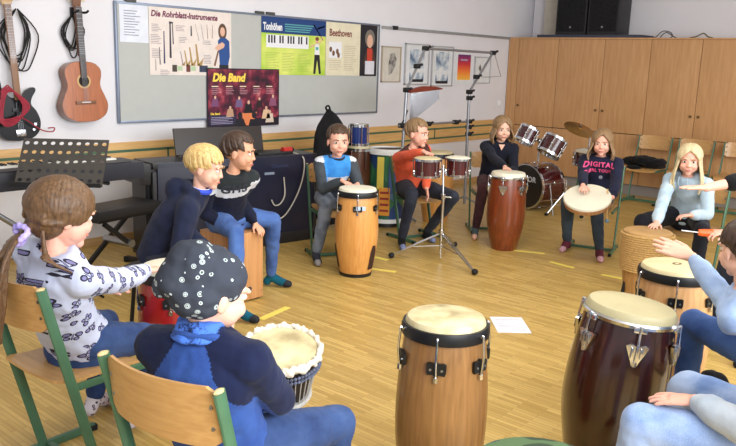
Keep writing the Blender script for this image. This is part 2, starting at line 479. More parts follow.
# wind instrument poster
px0 = 4.34
t = thing('instrument_poster', 'pale poster of reed instruments with a woman in blue holding a clarinet', 'poster', (px0, WA - D0 - .002, 1.735))
flat(t, -.45, .45, -.29, .29, 0, plain('poster_cream', (228, 216, 208), .6), 'sheet')
wall_text(t, 'Die Rohrblatt-Instrumente', -.43, .232, .071, ink('plum', (112, 40, 74)), .001, bold=.0028, shear=.2, name='title', xs=.93)
IK = ink('dark', (52, 46, 60)); IG = ink('mid', (150, 140, 146)); IB = ink('brass', (170, 140, 84))
def stick(x0, z0, x1, z1, w, mat, nm='instrument_picture'):
    d = Vector((x1 - x0, z1 - z0)); nrm = Vector((-d.y, d.x)).normalized() * w / 2
    a, c = Vector((x0, z0)), Vector((x1, z1))
    shape(t, [tuple(a - nrm), tuple(c - nrm * .6), tuple(c + nrm * .6), tuple(a + nrm)], .001, mat, nm)
stick(-.235, -.14, -.235, .17, .022, IK); stick(-.205, -.02, -.21, .17, .012, IK); stick(-.245, .165, -.205, .165, .02, IK)
stick(-.30, -.19, -.30, .09, .016, ink('indigo', (58, 52, 92))); stick(-.345, -.20, -.35, -.05, .010, IK); stick(-.39, -.25, -.39, -.15, .006, IK)
stick(-.01, .06, -.01, .15, .016, IK)
for k in range(4): stick(.075 + .03 * k + .02 * k, .02 + .01 * k, .055 + .045 * k + .02 * (k - 1), .17, .006, IG if k < 2 else ink('brown', (120, 84, 60)))
for k, (xa, h) in enumerate(((-.13, .12), (-.085, .13), (-.03, .16), (.04, .19))):
    stick(xa + .025, -.20, xa, -.20 + h, .012 + .005 * k, IB if k else IG)
    shape(t, [(xa + .01, -.205), (xa + .045 + .006 * k, -.205), (xa + .055 + .01 * k, -.16 + .01 * k), (xa + .03, -.185)], .001, IB, 'instrument_picture')
for (cx, cz, n) in ((-.38, .14, 5), (-.39, .05, 6), (-.38, -.07, 6), (-.13, .14, 4), (-.10, .04, 4), (.17, -.11, 6), (-.30, -.25, 4), (.16, .02, 3)):
    for k in range(n): flat(t, cx - .045, cx + random.uniform(.02, .06), cz - k * .014, cz - k * .014 + .005, .001, IG, 'text_line')
for xa, w, c in ((-.22, .05, (70, 60, 50)), (-.07, .045, (110, 60, 50)), (.075, .095, (52, 62, 84))):
    flat(t, xa, xa + w, -.26, -.20, .001, ink('photo%d' % int(w * 1000), c), 'small_photo')
    flat(t, xa + w + .005, xa + w + .06, -.25, -.21, .001, ink('mint', (176, 200, 160)), 'caption')
skin_ink = ink('skin', (222, 176, 152)); navy_ink = ink('navy', (36, 76, 140)); dk_ink = ink('black', (28, 28, 38))
def ovalp(cx, cz, rx, rz, n=18): return [(cx + rx * math.cos(2 * math.pi * k / n), cz + rz * math.sin(2 * math.pi * k / n)) for k in range(n)]
shape(t, ovalp(.345, .115, .05, .075), .001, ink('hair', (96, 70, 52)), 'figure_hair')
shape(t, ovalp(.345, .115, .028, .042), .002, skin_ink, 'figure_face')
shape(t, [(.29, .03), (.32, .06), (.38, .06), (.425, .03), (.43, -.11), (.41, -.19), (.31, -.19), (.30, -.06)], .0015, navy_ink, 'figure_top')
shape(t, [(.305, -.19), (.415, -.19), (.41, -.30), (.37, -.30), (.36, -.24), (.345, -.30), (.30, -.30)], .001, dk_ink, 'figure_trousers')
shape(t, [(.25, -.04), (.29, -.06), (.36, -.03), (.37, .0), (.34, .02), (.28, -.01)], .0025, skin_ink, 'figure_arms')
stick(.25, -.20, .33, .05, .022, ink('brown', (120, 84, 60)), 'figure_clarinet')
# band poster
t = thing('band_poster', 'dark red concert poster titled in yellow, hanging over the lower edge of the board', 'poster', (4.945, WA - D0 - .010, 1.235))
m, nt, b = nmat('stage_photo')
vv = coords(nt); nz = N(nt, 'ShaderNodeTexNoise'); nz.inputs['Scale'].default_value = 9; nz.inputs['Detail'].default_value = 6
nt.links.new(vv, nz.inputs['Vector'])
nt.links.new(ramp(nt, nz.outputs[0], [(0.34, lin((26, 18, 34))), (0.5, lin((92, 26, 50))), (0.62, lin((150, 50, 70))), (0.75, lin((196, 120, 120)))]), b.inputs['Base Color']); b.inputs['Roughness'].default_value = .45
flat(t, -.455, .455, -.28, .28, 0, ink('stage_dark', (34, 24, 40)), 'sheet')
flat(t, -.44, .445, -.20, .27, .001, m, 'stage_picture')
wall_text(t, 'Die Band', -.39, .19, .105, ink('yellow', (248, 214, 84)), .003, bold=.005, shear=.2, name='title')
for k in range(5):
    xa = -.4 + k * .17
    flat(t, xa, xa + .08, .105, .114, .002, ink('cream', (232, 216, 190)), 'text_line')
    for q in range(4): flat(t, xa, xa + random.uniform(.06, .11), .085 - q * .016, .09 - q * .016, .002, ink('rose', (190, 140, 150)), 'text_line')
for (cx, cz, s_, c) in ((-.36, -.03, .05, (120, 70, 110)), (-.07, -.04, .05, (110, 90, 130)), (.05, -.09, .06, (24, 20, 28)), (.19, -.05, .05, (44, 24, 32)), (.37, -.03, .055, (140, 80, 110)), (-.18, -.13, .05, (190, 150, 120)), (.28, -.15, .06, (222, 186, 150)), (.33, -.19, .06, (226, 206, 186))):
    mm = ink('fig%d%d' % (c[0], c[1]), c)
    shape(t, ovalp(cx, cz + s_ * .75, s_ * .26, s_ * .33, 12), .003, ink('skin', (222, 176, 152)), 'musician_head')
    shape(t, [(cx - s_, cz - s_), (cx - s_ * .6, cz + s_ * .5), (cx + s_ * .6, cz + s_ * .5), (cx + s_ * .9, cz - s_)], .0025, mm, 'musician')
shape(t, [(-.05, -.15), (.16, -.14), (.10, -.27), (.02, -.27)], .002, ink('orange', (226, 130, 80)), 'stage_light')
for cx in (-.06, .12):
    shape(t, ovalp(cx, -.17, .03, .035, 12), .0035, dk_ink, 'spectator'); shape(t, [(cx - .07, -.27), (cx - .05, -.21), (cx + .05, -.21), (cx + .07, -.27)], .0035, dk_ink, 'spectator')
flat(t, -.43, -.10, -.26, -.16, .002, ink('slate', (44, 40, 66)), 'text_box')
wall_text(t, 'Die Band', -.415, -.148, .03, ink('yellow', (248, 214, 84)), .003, bold=.001, name='subtitle')
for q in range(5): flat(t, -.41, -.41 + random.uniform(.2, .29), -.185 - q * .015, -.18 - q * .015, .003, ink('lilac', (170, 160, 190)), 'text_line')
# pitch poster
t = thing('pitch_poster', 'lime green poster with a blue band and a keyboard picture', 'poster', (5.62, WA - D0 - .002, 1.745))
m, nt, b = nmat('lime_print')
vv = coords(nt, (2.2, 1, 3.2)); nz = N(nt, 'ShaderNodeTexNoise'); nz.inputs['Scale'].default_value = 1.3
nt.links.new(vv, nz.inputs['Vector']); nt.links.new(ramp(nt, nz.outputs[0], [(0.35, lin((166, 204, 62))), (0.65, lin((226, 232, 120)))]), b.inputs['Base Color']); b.inputs['Roughness'].default_value = .5
flat(t, -.455, .455, -.285, .285, 0, m, 'sheet')
flat(t, -.455, .455, .125, .285, .001, ink('royal', (26, 62, 120)), 'header')
wall_text(t, 'Tonhöhen', -.43, .185, .098, white_paper, .002, bold=.004, name='title', xs=.62)
for q in range(4): flat(t, -.14, .27 - q * .02, .215 - q * .022, .225 - q * .022, .002, ink('teal', (96, 170, 170)), 'text_line')
stick(.27, .24, .42, .08, .016, ink('recorder', (176, 84, 112)), 'recorder_picture')
stick(.33, .20, .44, .23, .02, ink('sky', (180, 206, 226)), 'header_mark')
flat(t, -.39, .20, -.015, .11, .001, white_paper, 'keyboard_picture')
for k in range(15):
    if k in (3, 6, 10, 13): continue
    xa = -.365 + k * .0375
    flat(t, xa, xa + .021, .03, .105, .002, dk_ink, 'black_key')
for q in range(12):
    for xa in (-.40, -.18, .05): flat(t, xa, xa + random.uniform(.12, .19), -.07 - q * .016, -.066 - q * .016, .001, ink('moss', (150, 176, 84)), 'text_line')
shape(t, ovalp(.325, .075, .024, .032), .002, skin_ink, 'figure_face'); shape(t, ovalp(.325, .095, .028, .02), .0025, ink('redhair', (130, 64, 48)), 'figure_hair')
shape(t, [(.295, .04), (.355, .04), (.365, -.07), (.29, -.07)], .002, white_paper, 'figure_top'); shape(t, [(.30, .03), (.23, .0), (.22, .02), (.30, .04)], .002, skin_ink, 'figure_arm')
shape(t, [(.305, .01), (.345, .01), (.345, -.02), (.305, -.02)], .0026, ink('teal', (96, 170, 170)), 'figure_motif')
shape(t, [(.355, .03), (.40, .085), (.39, .095), (.35, .045)], .002, skin_ink, 'figure_arm')
shape(t, [(.29, -.07), (.365, -.07), (.39, -.27), (.36, -.27), (.33, -.12), (.305, -.27), (.275, -.27)], .002, dk_ink, 'figure_trousers')
# composer poster
t = thing('composer_poster', 'cream poster with brown title and a portrait strip on its right edge', 'poster', (6.50, WA - D0 - .002, 1.75))
flat(t, -.42, .43, -.29, .285, 0, ink('black', (28, 28, 38)), 'sheet')
flat(t, -.42, .135, -.29, .285, .001, plain('poster_ivory', (226, 218, 190), .55), 'text_panel')
wall_text(t, 'Beethoven', -.37, .165, .105, ink('maroon', (120, 52, 50)), .002, bold=.003, name='title', xs=.80)
for q in range(14):
    for xa in (-.36, -.13):
        if q < 8 and xa < -.2: continue
        flat(t, xa, xa + random.uniform(.14, .2), .03 - q * .02, .035 - q * .02, .002, ink('taupe', (186, 172, 146)), 'text_line')
flat(t, -.37, -.17, -.10, .07, .002, white_paper, 'inset')
for (cx, cz) in ((-.345, -.01), (-.30, -.05), (-.24, -.03), (-.22, -.07)): 
    shape(t, ovalp(cx, cz, .022, .03, 10), .003, ink('brown', (120, 84, 60)), 'instrument_picture'); stick(cx, cz, cx + .04, cz + .08, .008, dk_ink, 'instrument_picture')
shape(t, ovalp(.30, .13, .085, .10), .002, ink('greyhair', (120, 112, 104)), 'portrait_hair')
shape(t, ovalp(.30, .10, .05, .075), .003, ink('skin', (222, 176, 152)), 'portrait_face')
shape(t, [(.20, -.10), (.25, .01), (.36, .01), (.41, -.10), (.40, -.16), (.20, -.16)], .0025, ink('coat', (70, 50, 44)), 'portrait_coat')
shape(t, [(.255, .02), (.345, .02), (.35, -.13), (.26, -.13)], .003, ink('red', (200, 66, 48)), 'portrait_scarf')
flat(t, .225, .385, -.27, -.12, .004, plain('note_white', (214, 214, 222), .7), 'note')
# framed pictures
m, nt, b = nmat('sketch_print')
vv = coords(nt, (14, 1, 10)); nz = N(nt, 'ShaderNodeTexNoise'); nz.inputs['Scale'].default_value = 1; nz.inputs['Detail'].default_value = 5
nt.links.new(vv, nz.inputs['Vector']); nt.links.new(ramp(nt, nz.outputs[0], [(0.38, lin((48, 48, 54))), (0.56, lin((168, 164, 158)))]), b.inputs['Base Color'])
sketch = m
m, nt, b = nmat('blue_score_print')
vv = coords(nt, (9, 1, 7)); nz = N(nt, 'ShaderNodeTexNoise'); nz.inputs['Scale'].default_value = 1; nz.inputs['Detail'].default_value = 6
nt.links.new(vv, nz.inputs['Vector']); nt.links.new(ramp(nt, nz.outputs[0], [(0.36, lin((80, 104, 136))), (0.48, lin((174, 190, 204))), (0.6, lin((226, 228, 230)))]), b.inputs['Base Color'])
score = m
def picture(name, x0, x1, z0, z1, frame, fw, mat_, lab):
    t = thing(name, lab, 'picture', ((x0 + x1) / 2, WA - .002, (z0 + z1) / 2))
    w, h = x1 - x0, z1 - z0
    flat(t, -w / 2 + fw / 2, w / 2 - fw / 2, -h / 2 + fw / 2, h / 2 - fw / 2, 0, mat_, 'sheet', .008)
    if frame:
        for (cx, cz, sx, sz) in ((0, h / 2 - fw / 2, w, fw), (0, -h / 2 + fw / 2, w, fw), (-w / 2 + fw / 2, 0, fw, h), (w / 2 - fw / 2, 0, fw, h)):
            MB().box((cx, -.010, cz), (sx, .02, sz), bev=.002).out('frame_bar', frame, t)
    return t, w, h
cream_m = plain('mount_cream', (206, 200, 188), .7); pale = plain('mount_pale', (222, 224, 226), .6); silver_f = plain('silver_frame', (190, 194, 198), .35, .5)
t, w, h = picture('framed_drawing', 7.04, 7.40, 1.39, 1.81, plain('frame_tan', (176, 162, 140), .5), .014, cream_m, 'framed pencil portrait on cream paper just right of the board')
shape(t, [(-.04, -.13), (-.05, .0), (-.02, .12), (.06, .14), (.10, .06), (.08, -.02), (.02, -.10)], .009, sketch, 'drawing')
for x0, x1, z0, z1, lab in ((7.48, 7.97, 1.36, 1.86, 'silver framed blue and white print, left one of the pair behind the chime rack'), (8.03, 8.50, 1.34, 1.85, 'silver framed blue and white print, right one of the pair behind the chime rack')):
    t, w, h = picture('framed_print', x0, x1, z0, z1, silver_f, .016, pale, lab)
    flat(t, -w * .3, w * .3, -h * .1, h * .36, .009, score, 'print')
    flat(t, -w * .3, w * .3, -h * .40, -h * .2, .009, score, 'print')
    flat(t, -w * .28, w * .28, -h * .43, -h * .36, .010, dk_ink, 'caption_bar')
t, w, h = picture('sunset_poster', 8.56, 8.96, 1.37, 1.77, None, .0, pale, 'unframed poster fading from purple over red to yellow')
m, nt, b = nmat('sunset_print')
tc = N(nt, 'ShaderNodeTexCoord'); sp = N(nt, 'ShaderNodeSeparateXYZ'); nt.links.new(tc.outputs['Generated'], sp.inputs[0])
nt.links.new(ramp(nt, sp.outputs[2], [(0.0, lin((250, 190, 70))), (0.35, lin((240, 120, 56))), (0.62, lin((206, 50, 60))), (1.0, lin((90, 40, 110)))]), b.inputs['Base Color'])
flat(t, -w * .36, w * .40, -h * .36, h * .47, .009, m, 'print')
flat(t, -w * .2, w * .2, h * .27, h * .32, .010, ink('lilac', (170, 160, 190)), 'title_bar')
t, w, h = picture('sketch_print', 9.02, 9.42, 1.38, 1.74, silver_f, .012, pale, 'pale print with a small dark brush drawing, nearest the cupboards')
shape(t, [(-.10, .02), (-.06, .08), (-.02, .0), (.06, .10), (.03, -.02), (-.05, -.03)], .009, sketch, 'drawing')
# picture rail
t = thing('picture_rail', 'long thin metal picture rail above the framed pictures', 'rail', (8.70, WA, 2.02))
MB().box((0, -.012, 0), (3.34, .024, .035), bev=.004).out('rail', plain('rail_alu', (168, 170, 172), .4, .5), t)
MB().box((-1.45, -.03, .004), (.07, .04, .045), bev=.005).out('slider', black_plastic, t)

# ================================================================ guitars on the wall
def outline(ws, n=6):
    """symmetric outline from (z, half width) pairs"""
    pts = spline([Vector((w, z, 0)) for z, w in ws], n)
    r = [(p.x, p.y) for p in pts]
    return r + [(-x, y) for x, y in reversed(r) if abs(x) > 1e-4]
def wallM(d): return Matrix.Translation((0, -d, 0)) @ RX
t = thing('acoustic_guitar', 'orange-brown acoustic guitar hanging on the wall left of the pin board', 'guitar', (3.225, WA, 1.06))
t.rotation_euler = (R(-3), R(-.8), 0)
spruce = wood('guitar_top', (150, 78, 28), (178, 98, 40), 'z', 5, .3, .25); gside = plain('guitar_side', (116, 68, 36), .3, 0, .1, 6, 0, .4)
prof = [(0, 0), (.008, .09), (.055, .172), (.13, .198), (.20, .178), (.265, .148), (.31, .142), (.37, .156), (.42, .152), (.462, .11), (.478, .05), (.48, 0)]
ol = outline(prof)
MB().prism(ol, .092, wallM(.036)).out('body', gside, t)
MB().prism([(x * .985, .24 + (y - .24) * .985) for x, y in ol], .003, wallM(.1275)).out('soundboard', spruce, t)
MB().prism(ovalp(0, .325, .058, .058, 32), .0012, wallM(.130)).out('rosette', plain('rosette', (196, 160, 104), .4), t)
MB().prism(ovalp(0, .325, .044, .044, 32), .0016, wallM(.1305)).out('sound_hole', plain('hole_dark', (24, 14, 10), .8), t)
MB().box((0, -.137, .155), (.17, .012, .028), bev=.004).out('bridge', plain('rosewood', (120, 78, 50), .4), t)
MB().box((0, -.143, .158), (.075, .006, .006)).out('saddle', white_paper, t)
fb = MB().box((0, -.137, .625), (.052, .012, .55), bev=.002).out('fingerboard', plain('ebony', (70, 58, 54), .4), t)
f = MB()
for k in range(15): f.box((0, -.144, .885 - .47 * (1 - .93 ** k) * 1.15), (.05, .002, .003))
f.out('frets', steel, fb)
MB().box((0, -.118, .72), (.046, .03, .40), bev=.008).out('neck', plain('neck_mahogany', (112, 66, 38), .4), t)
hd = MB().prism([(-.028, .90), (.028, .90), (.036, .95), (.036, 1.08), (.015, 1.09), (-.015, 1.09), (-.036, 1.08), (-.036, .95)], .018, wallM(.105)).out('headstock', plain('neck_mahogany', (112, 66, 38), .4), t)
for s in (-1, 1):
    for k in range(3):
        p = MB(); p.cyl((s * .034, -.113, .955 + .045 * k), (s * .056, -.113, .955 + .045 * k), .004); p.ell((s * .062, -.113, .955 + .045 * k), (.009, .006, .011), None, 10, 6)
        p.out('tuning_peg', plain('peg_cream', (214, 196, 160), .4), hd)
st = MB()
for k in range(6): st.cyl((-.02 + .008 * k, -.1445, .157), (-.017 + .007 * k, -.1455, .905), .0008, seg=5)
st.out('strings', steel, t)
def hanger(x, z, lab):
    t = thing('guitar_hanger', lab, 'hanger', (x, WA, z))
    MB().box((0, -.01, 0), (.06, .02, .08), bev=.004).out('plate', black_plastic, t)
    m_ = MB(); m_.tube([(0, -.015, 0), (0, -.06, 0), (0, -.085, 0)], .007)
    m_.out('arm', black_metal, t)
    for s in (-1, 1): MB().tube([(0, -.085, 0), (s * .04, -.09, 0), (s * .044, -.13, .002), (s * .040, -.16, .012)], .009).out('prong', rubber, t)
hanger(3.215, 1.925, 'black wall hanger holding the acoustic guitar')
def loops(name, lab, x, z, drop, n, w, mat, y=.03, r=.005, lean=0):
    t_ = MB()
    for k in range(n):
        dz = drop * random.uniform(.72, 1); dx = random.uniform(-.3, .3) * w
        ww = w * random.uniform(.6, 1)
        t_.tube([(x, WA - y - .01, z), (x - ww + dx, WA - y, z - dz * .45), (x - ww * .5 + dx + lean, WA - y - .004 * k, z - dz * .9), (x + dx + lean, WA - y - .004 * k, z - dz), (x + ww * .5 + dx + lean, WA - y, z - dz * .88), (x + ww + dx, WA - y, z - dz * .4), (x + .01, WA - y - .01, z)], r, 6, 5)
    return tag(t_.out(name, mat), lab, 'cable')
loops('cable_bundle', 'black cables looped behind the neck of the acoustic guitar', 3.18, 1.90, .34, 5, .09, rubber)
# bass
t = thing('bass_guitar', 'glossy black electric bass hanging at the far left of the wall', 'guitar', (2.70, WA, .935))
t.rotation_euler = (R(-2), R(-2), 0)
gloss = plain('gloss_black', (9, 9, 12), .3, 0, .05, 5, 0, 0, .25)
bo = [(-.02, 0), (.08, .012), (.145, .06), (.165, .14), (.14, .22), (.105, .27), (.115, .32), (.150, .375), (.135, .40), (.085, .378), (.045, .33), (-.045, .33), (-.09, .385), (-.14, .43), (-.165, .42), (-.14, .34), (-.125, .26), (-.155, .18), (-.165, .09), (-.12, .02)]
bo = [(p.x, p.y) for p in spline([Vector((x, y, 0)) for x, y in bo] + [Vector((bo[0][0], bo[0][1], 0))], 4)][:-1]
MB().prism(bo, .04, wallM(.05)).out('body', gloss, t)
fbb = MB().box((0, -.10, .66), (.050, .018, .70), bev=.004).out('fingerboard', wood('maple_board', (120, 84, 58), (142, 104, 74), 'z', 5), t)
f = MB()
for k in range(20): f.box((0, -.1095, 1.01 - .52 * (1 - .945 ** k) * 1.12), (.048, .002, .003))
f.out('frets', steel, fbb)
MB().box((0, -.0945, .06), (.075, .012, .05), bev=.003).out('bridge', chrome, t)
for z in (.15, .235): MB().box((0, -.094, z), (.09, .01, .03), bev=.004).out('pickup', black_plastic, t)
for x, z in ((.10, .08), (.115, .12)): MB().cyl((x, -.09, z), (x, -.105, z), .012).out('knob', chrome, t)
hd = MB().prism([(-.026, 1.0), (.026, 1.0), (.05, 1.04), (.055, 1.2), (.02, 1.24), (-.035, 1.16), (-.038, 1.04)], .016, wallM(.075)).out('headstock', wood('maple_head', (186, 150, 104), (204, 168, 122), 'z', 5), t)
for k in range(4):
    p = MB(); p.cyl((-.035, -.083, 1.05 + .045 * k), (-.065, -.083, 1.05 + .045 * k), .005); p.ell((-.075, -.083, 1.05 + .045 * k), (.014, .005, .012), None, 10, 6); p.out('tuning_peg', chrome, hd)
st = MB()
for k in range(4): st.cyl((-.018 + .012 * k, -.1015, .06), (-.015 + .010 * k, -.113, 1.0), .0014, seg=5)
st.out('strings', steel, t)
hanger(2.69, 1.99, 'black wall hanger holding the electric bass')
loops('cable_bundle', 'black cables looped behind the neck of the electric bass', 2.74, 1.92, .46, 7, .15, rubber)
red_c = plain('cable_red', (150, 40, 58), .5)
c = MB()
for k in range(5):
    o_ = .012 * k
    c.tube([(2.60 + o_, WA - .13, 1.36 - o_), (2.70 + o_, WA - .14, 1.22), (2.66 + o_, WA - .15, 1.10 + o_), (2.56, WA - .15, 1.06 + o_), (2.50 + o_, WA - .14, 1.16), (2.54 + o_, WA - .13, 1.30), (2.60 + o_, WA - .13, 1.36 - o_)], .006, 6, 5)
c.tube([(2.66, WA - .15, 1.13), (2.74, WA - .13, 1.09), (2.84, WA - .125, 1.02), (2.93, WA - .12, 1.0), (2.95, WA - .12, 1.03), (2.90, WA - .12, 1.03)], .005, 6, 5)
tag(c.out('red_cable', red_c), 'coiled red cable slung over the body of the electric bass', 'cable')
g = remesh(MB().ell((2.50, WA - .10, 1.30), (.07, .05, .16)).ell((2.50, WA - .1, 1.16), (.05, .05, .12)), .012, 3, .02, .06)
tag(link('strap_bag', g, black_cloth), 'black cloth bundle hanging at the left edge beside the electric bass', 'bag')

# ================================================================ chairs
def make_chair(lab, loc, rz, group='green framed school chairs'):
    t = thing('school_chair', lab, 'chair', loc, rz, group)
    # seat: curved plywood, front edge rolled down
    M = MB(); rows = []
    for i in range(13):
        x = -.19 + .39 * i / 12
        z = .437 + (-.030 * max(0, (i - 9) / 3) ** 2) + .012 * max(0, (3 - i) / 3)
        rows.append((x, z, .19 - .02 * max(0, (i - 10) / 2) - .02 * max(0, (1 - i))))
    vs = []; fs = []
    n = 9
    for lay in (0, .010):
        for x, z, hw in rows:
            for j in range(n):
                y = -hw + 2 * hw * j / (n - 1); vs.append((x, y, z - .010 * (1 - (2 * j / (n - 1) - 1) ** 2) + lay))
    L = len(rows) * n
    for i in range(len(rows) - 1):
        for j in range(n - 1):
            a = i * n + j
            fs += [[a, a + n, a + n + 1, a + 1], [L + a, L + a + 1, L + a + n + 1, L + a + n]]
    per = [i * n for i in range(len(rows))] + [(len(rows) - 1) * n + j for j in range(1, n)] + [i * n + n - 1 for i in range(len(rows) - 2, -1, -1)] + [j for j in range(n - 2, 0, -1)]
    for k in range(len(per)):
        a, b_ = per[k], per[(k + 1) % len(per)]; fs.append([a, b_, L + b_, L + a])
    M.raw(vs, fs).out('seat', chair_wood, t)
    # backrest: plywood bowed backwards, rounded corners
    vs = []; fs = []; nj, ni = 15, 7
    for lay in (0, .010):
        for i in range(ni):
            for j in range(nj):
                q = 2 * j / (nj - 1) - 1
                hz = .085 * (1 - .25 * max(0, abs(q) - .86) / .14) 
                zz = -hz + 2 * hz * i / (ni - 1)
                x = -.225 - .24 * (zz) * .5 - .045 * (1 - q * q) + lay
                vs.append((x, q * .20, .735 + zz))
    L = ni * nj
    for i in range(ni - 1):
        for j in range(nj - 1):
            a = i * nj + j
            fs += [[a, a + 1, a + nj + 1, a + nj], [L + a, L + a + nj, L + a + nj + 1, L + a + 1]]
    per = [j for j in range(nj)] + [i * nj + nj - 1 for i in range(1, ni)] + [(ni - 1) * nj + j for j in range(nj - 2, -1, -1)] + [i * nj for i in range(ni - 2, 0, -1)]
    for k in range(len(per)):
        a, b_ = per[k], per[(k + 1) % len(per)]; fs.append([a, b_, L + b_, L + a])
    bk = MB().raw(vs, fs).out('backrest', chair_wood, t)
    for s in (-1, 1):
        d = Vector((.20, 0, -.80)).normalized(); u = Vector((0, 1, 0)) ; w = d.cross(u)
        p0, p1 = Vector((-.238, s * .208, .815)), Vector((-.040, s * .208, .03))
        po = MB().rings([(p0, u * .010, w * .020), (p1, u * .010, w * .020)], 12).out('post', green_paint, t)
        MB().ell(p0, (.019, .0105, .008), None, 12, 6).out('end_cap', plain('cap_tan', (196, 170, 120), .5), po)
        MB().box((.03, s * .195, .418), (.30, .018, .026), bev=.006).out('seat_rail', green_paint, t)
        sk = MB().box((-.02, s * .208, .018), (.43, .022, .034), bev=.008).out('skid', green_paint, t)
        for x in (-.22, .185): MB().box((x, s * .208, .014), (.04, .026, .028), bev=.006).out('foot_cap', rubber, sk)
        for dz in (-.03, .03):
            MB().cyl((-.235 - .12 * dz, s * .18, .735 + dz), (-.212 - .12 * dz, s * .18, .735 + dz), .006, seg=10).out('screw', steel, bk)
    MB().box((-.02, 0, .018), (.026, .40, .026), bev=.006).out('crossbar', green_paint, t)
    MB().box((.04, 0, .410), (.03, .38, .02), bev=.005).out('seat_crossbar', green_paint, t)
    return t
chair0 = make_chair('green framed wooden chair under the girl in the butterfly sweatshirt', (1.395, 2.675, 0), R(3))
CH_SPOTS = [((1.283, 1.628, 0), 9, 'green framed wooden chair under the boy in the patterned beanie'),
    ((4.59, 4.29, 0), -118, 'green framed wooden chair under the boy with the light blue chest panel'),
    ((5.68, 4.25, 0), -103, 'green framed wooden chair under the boy in the orange sweatshirt'),
    ((6.50, 3.98, 0), -138, 'green framed wooden chair under the girl at the red-brown conga'),
    ((6.50, 2.90, 0), -165, 'green framed wooden chair under the girl with the frame drum'),
    ((6.12, 1.93, 0), 178, 'chair hidden under the blonde girl in the pale blue hoodie'),
    ((9.48, 3.60, 0), 180, 'empty wall chair with a black jacket on its seat'),
    ((9.48, 3.10, 0), 178, 'empty wall chair right behind the blonde girl, second from the black jacket'),
    ((9.48, 2.56, 0), 180, 'empty wall chair at the right edge of the photo')]
for loc, rz, lab in CH_SPOTS:
    c_ = dup(chair0, loc, R(rz), lab)
    if 4 < loc[0] < 9: c_.scale = (.95, .95, .93)     # the smaller chairs of the far side
# black jacket on the wall chair
g = MB()
for _ in range(16): g.ell((9.47 + random.uniform(-.12, .12), 3.62 + random.uniform(-.20, .20), .47 + random.uniform(0, .06)), (random.uniform(.06, .11), random.uniform(.07, .13), random.uniform(.03, .06)))
g.ell((9.45, 3.62, .53), (.13, .17, .06)); g.ell((9.34, 3.70, .44), (.05, .10, .03))
tag(link('jacket', remesh(g, .012, 3, .03, .07), black_cloth), 'black jacket heaped on the wall chair', 'jacket')

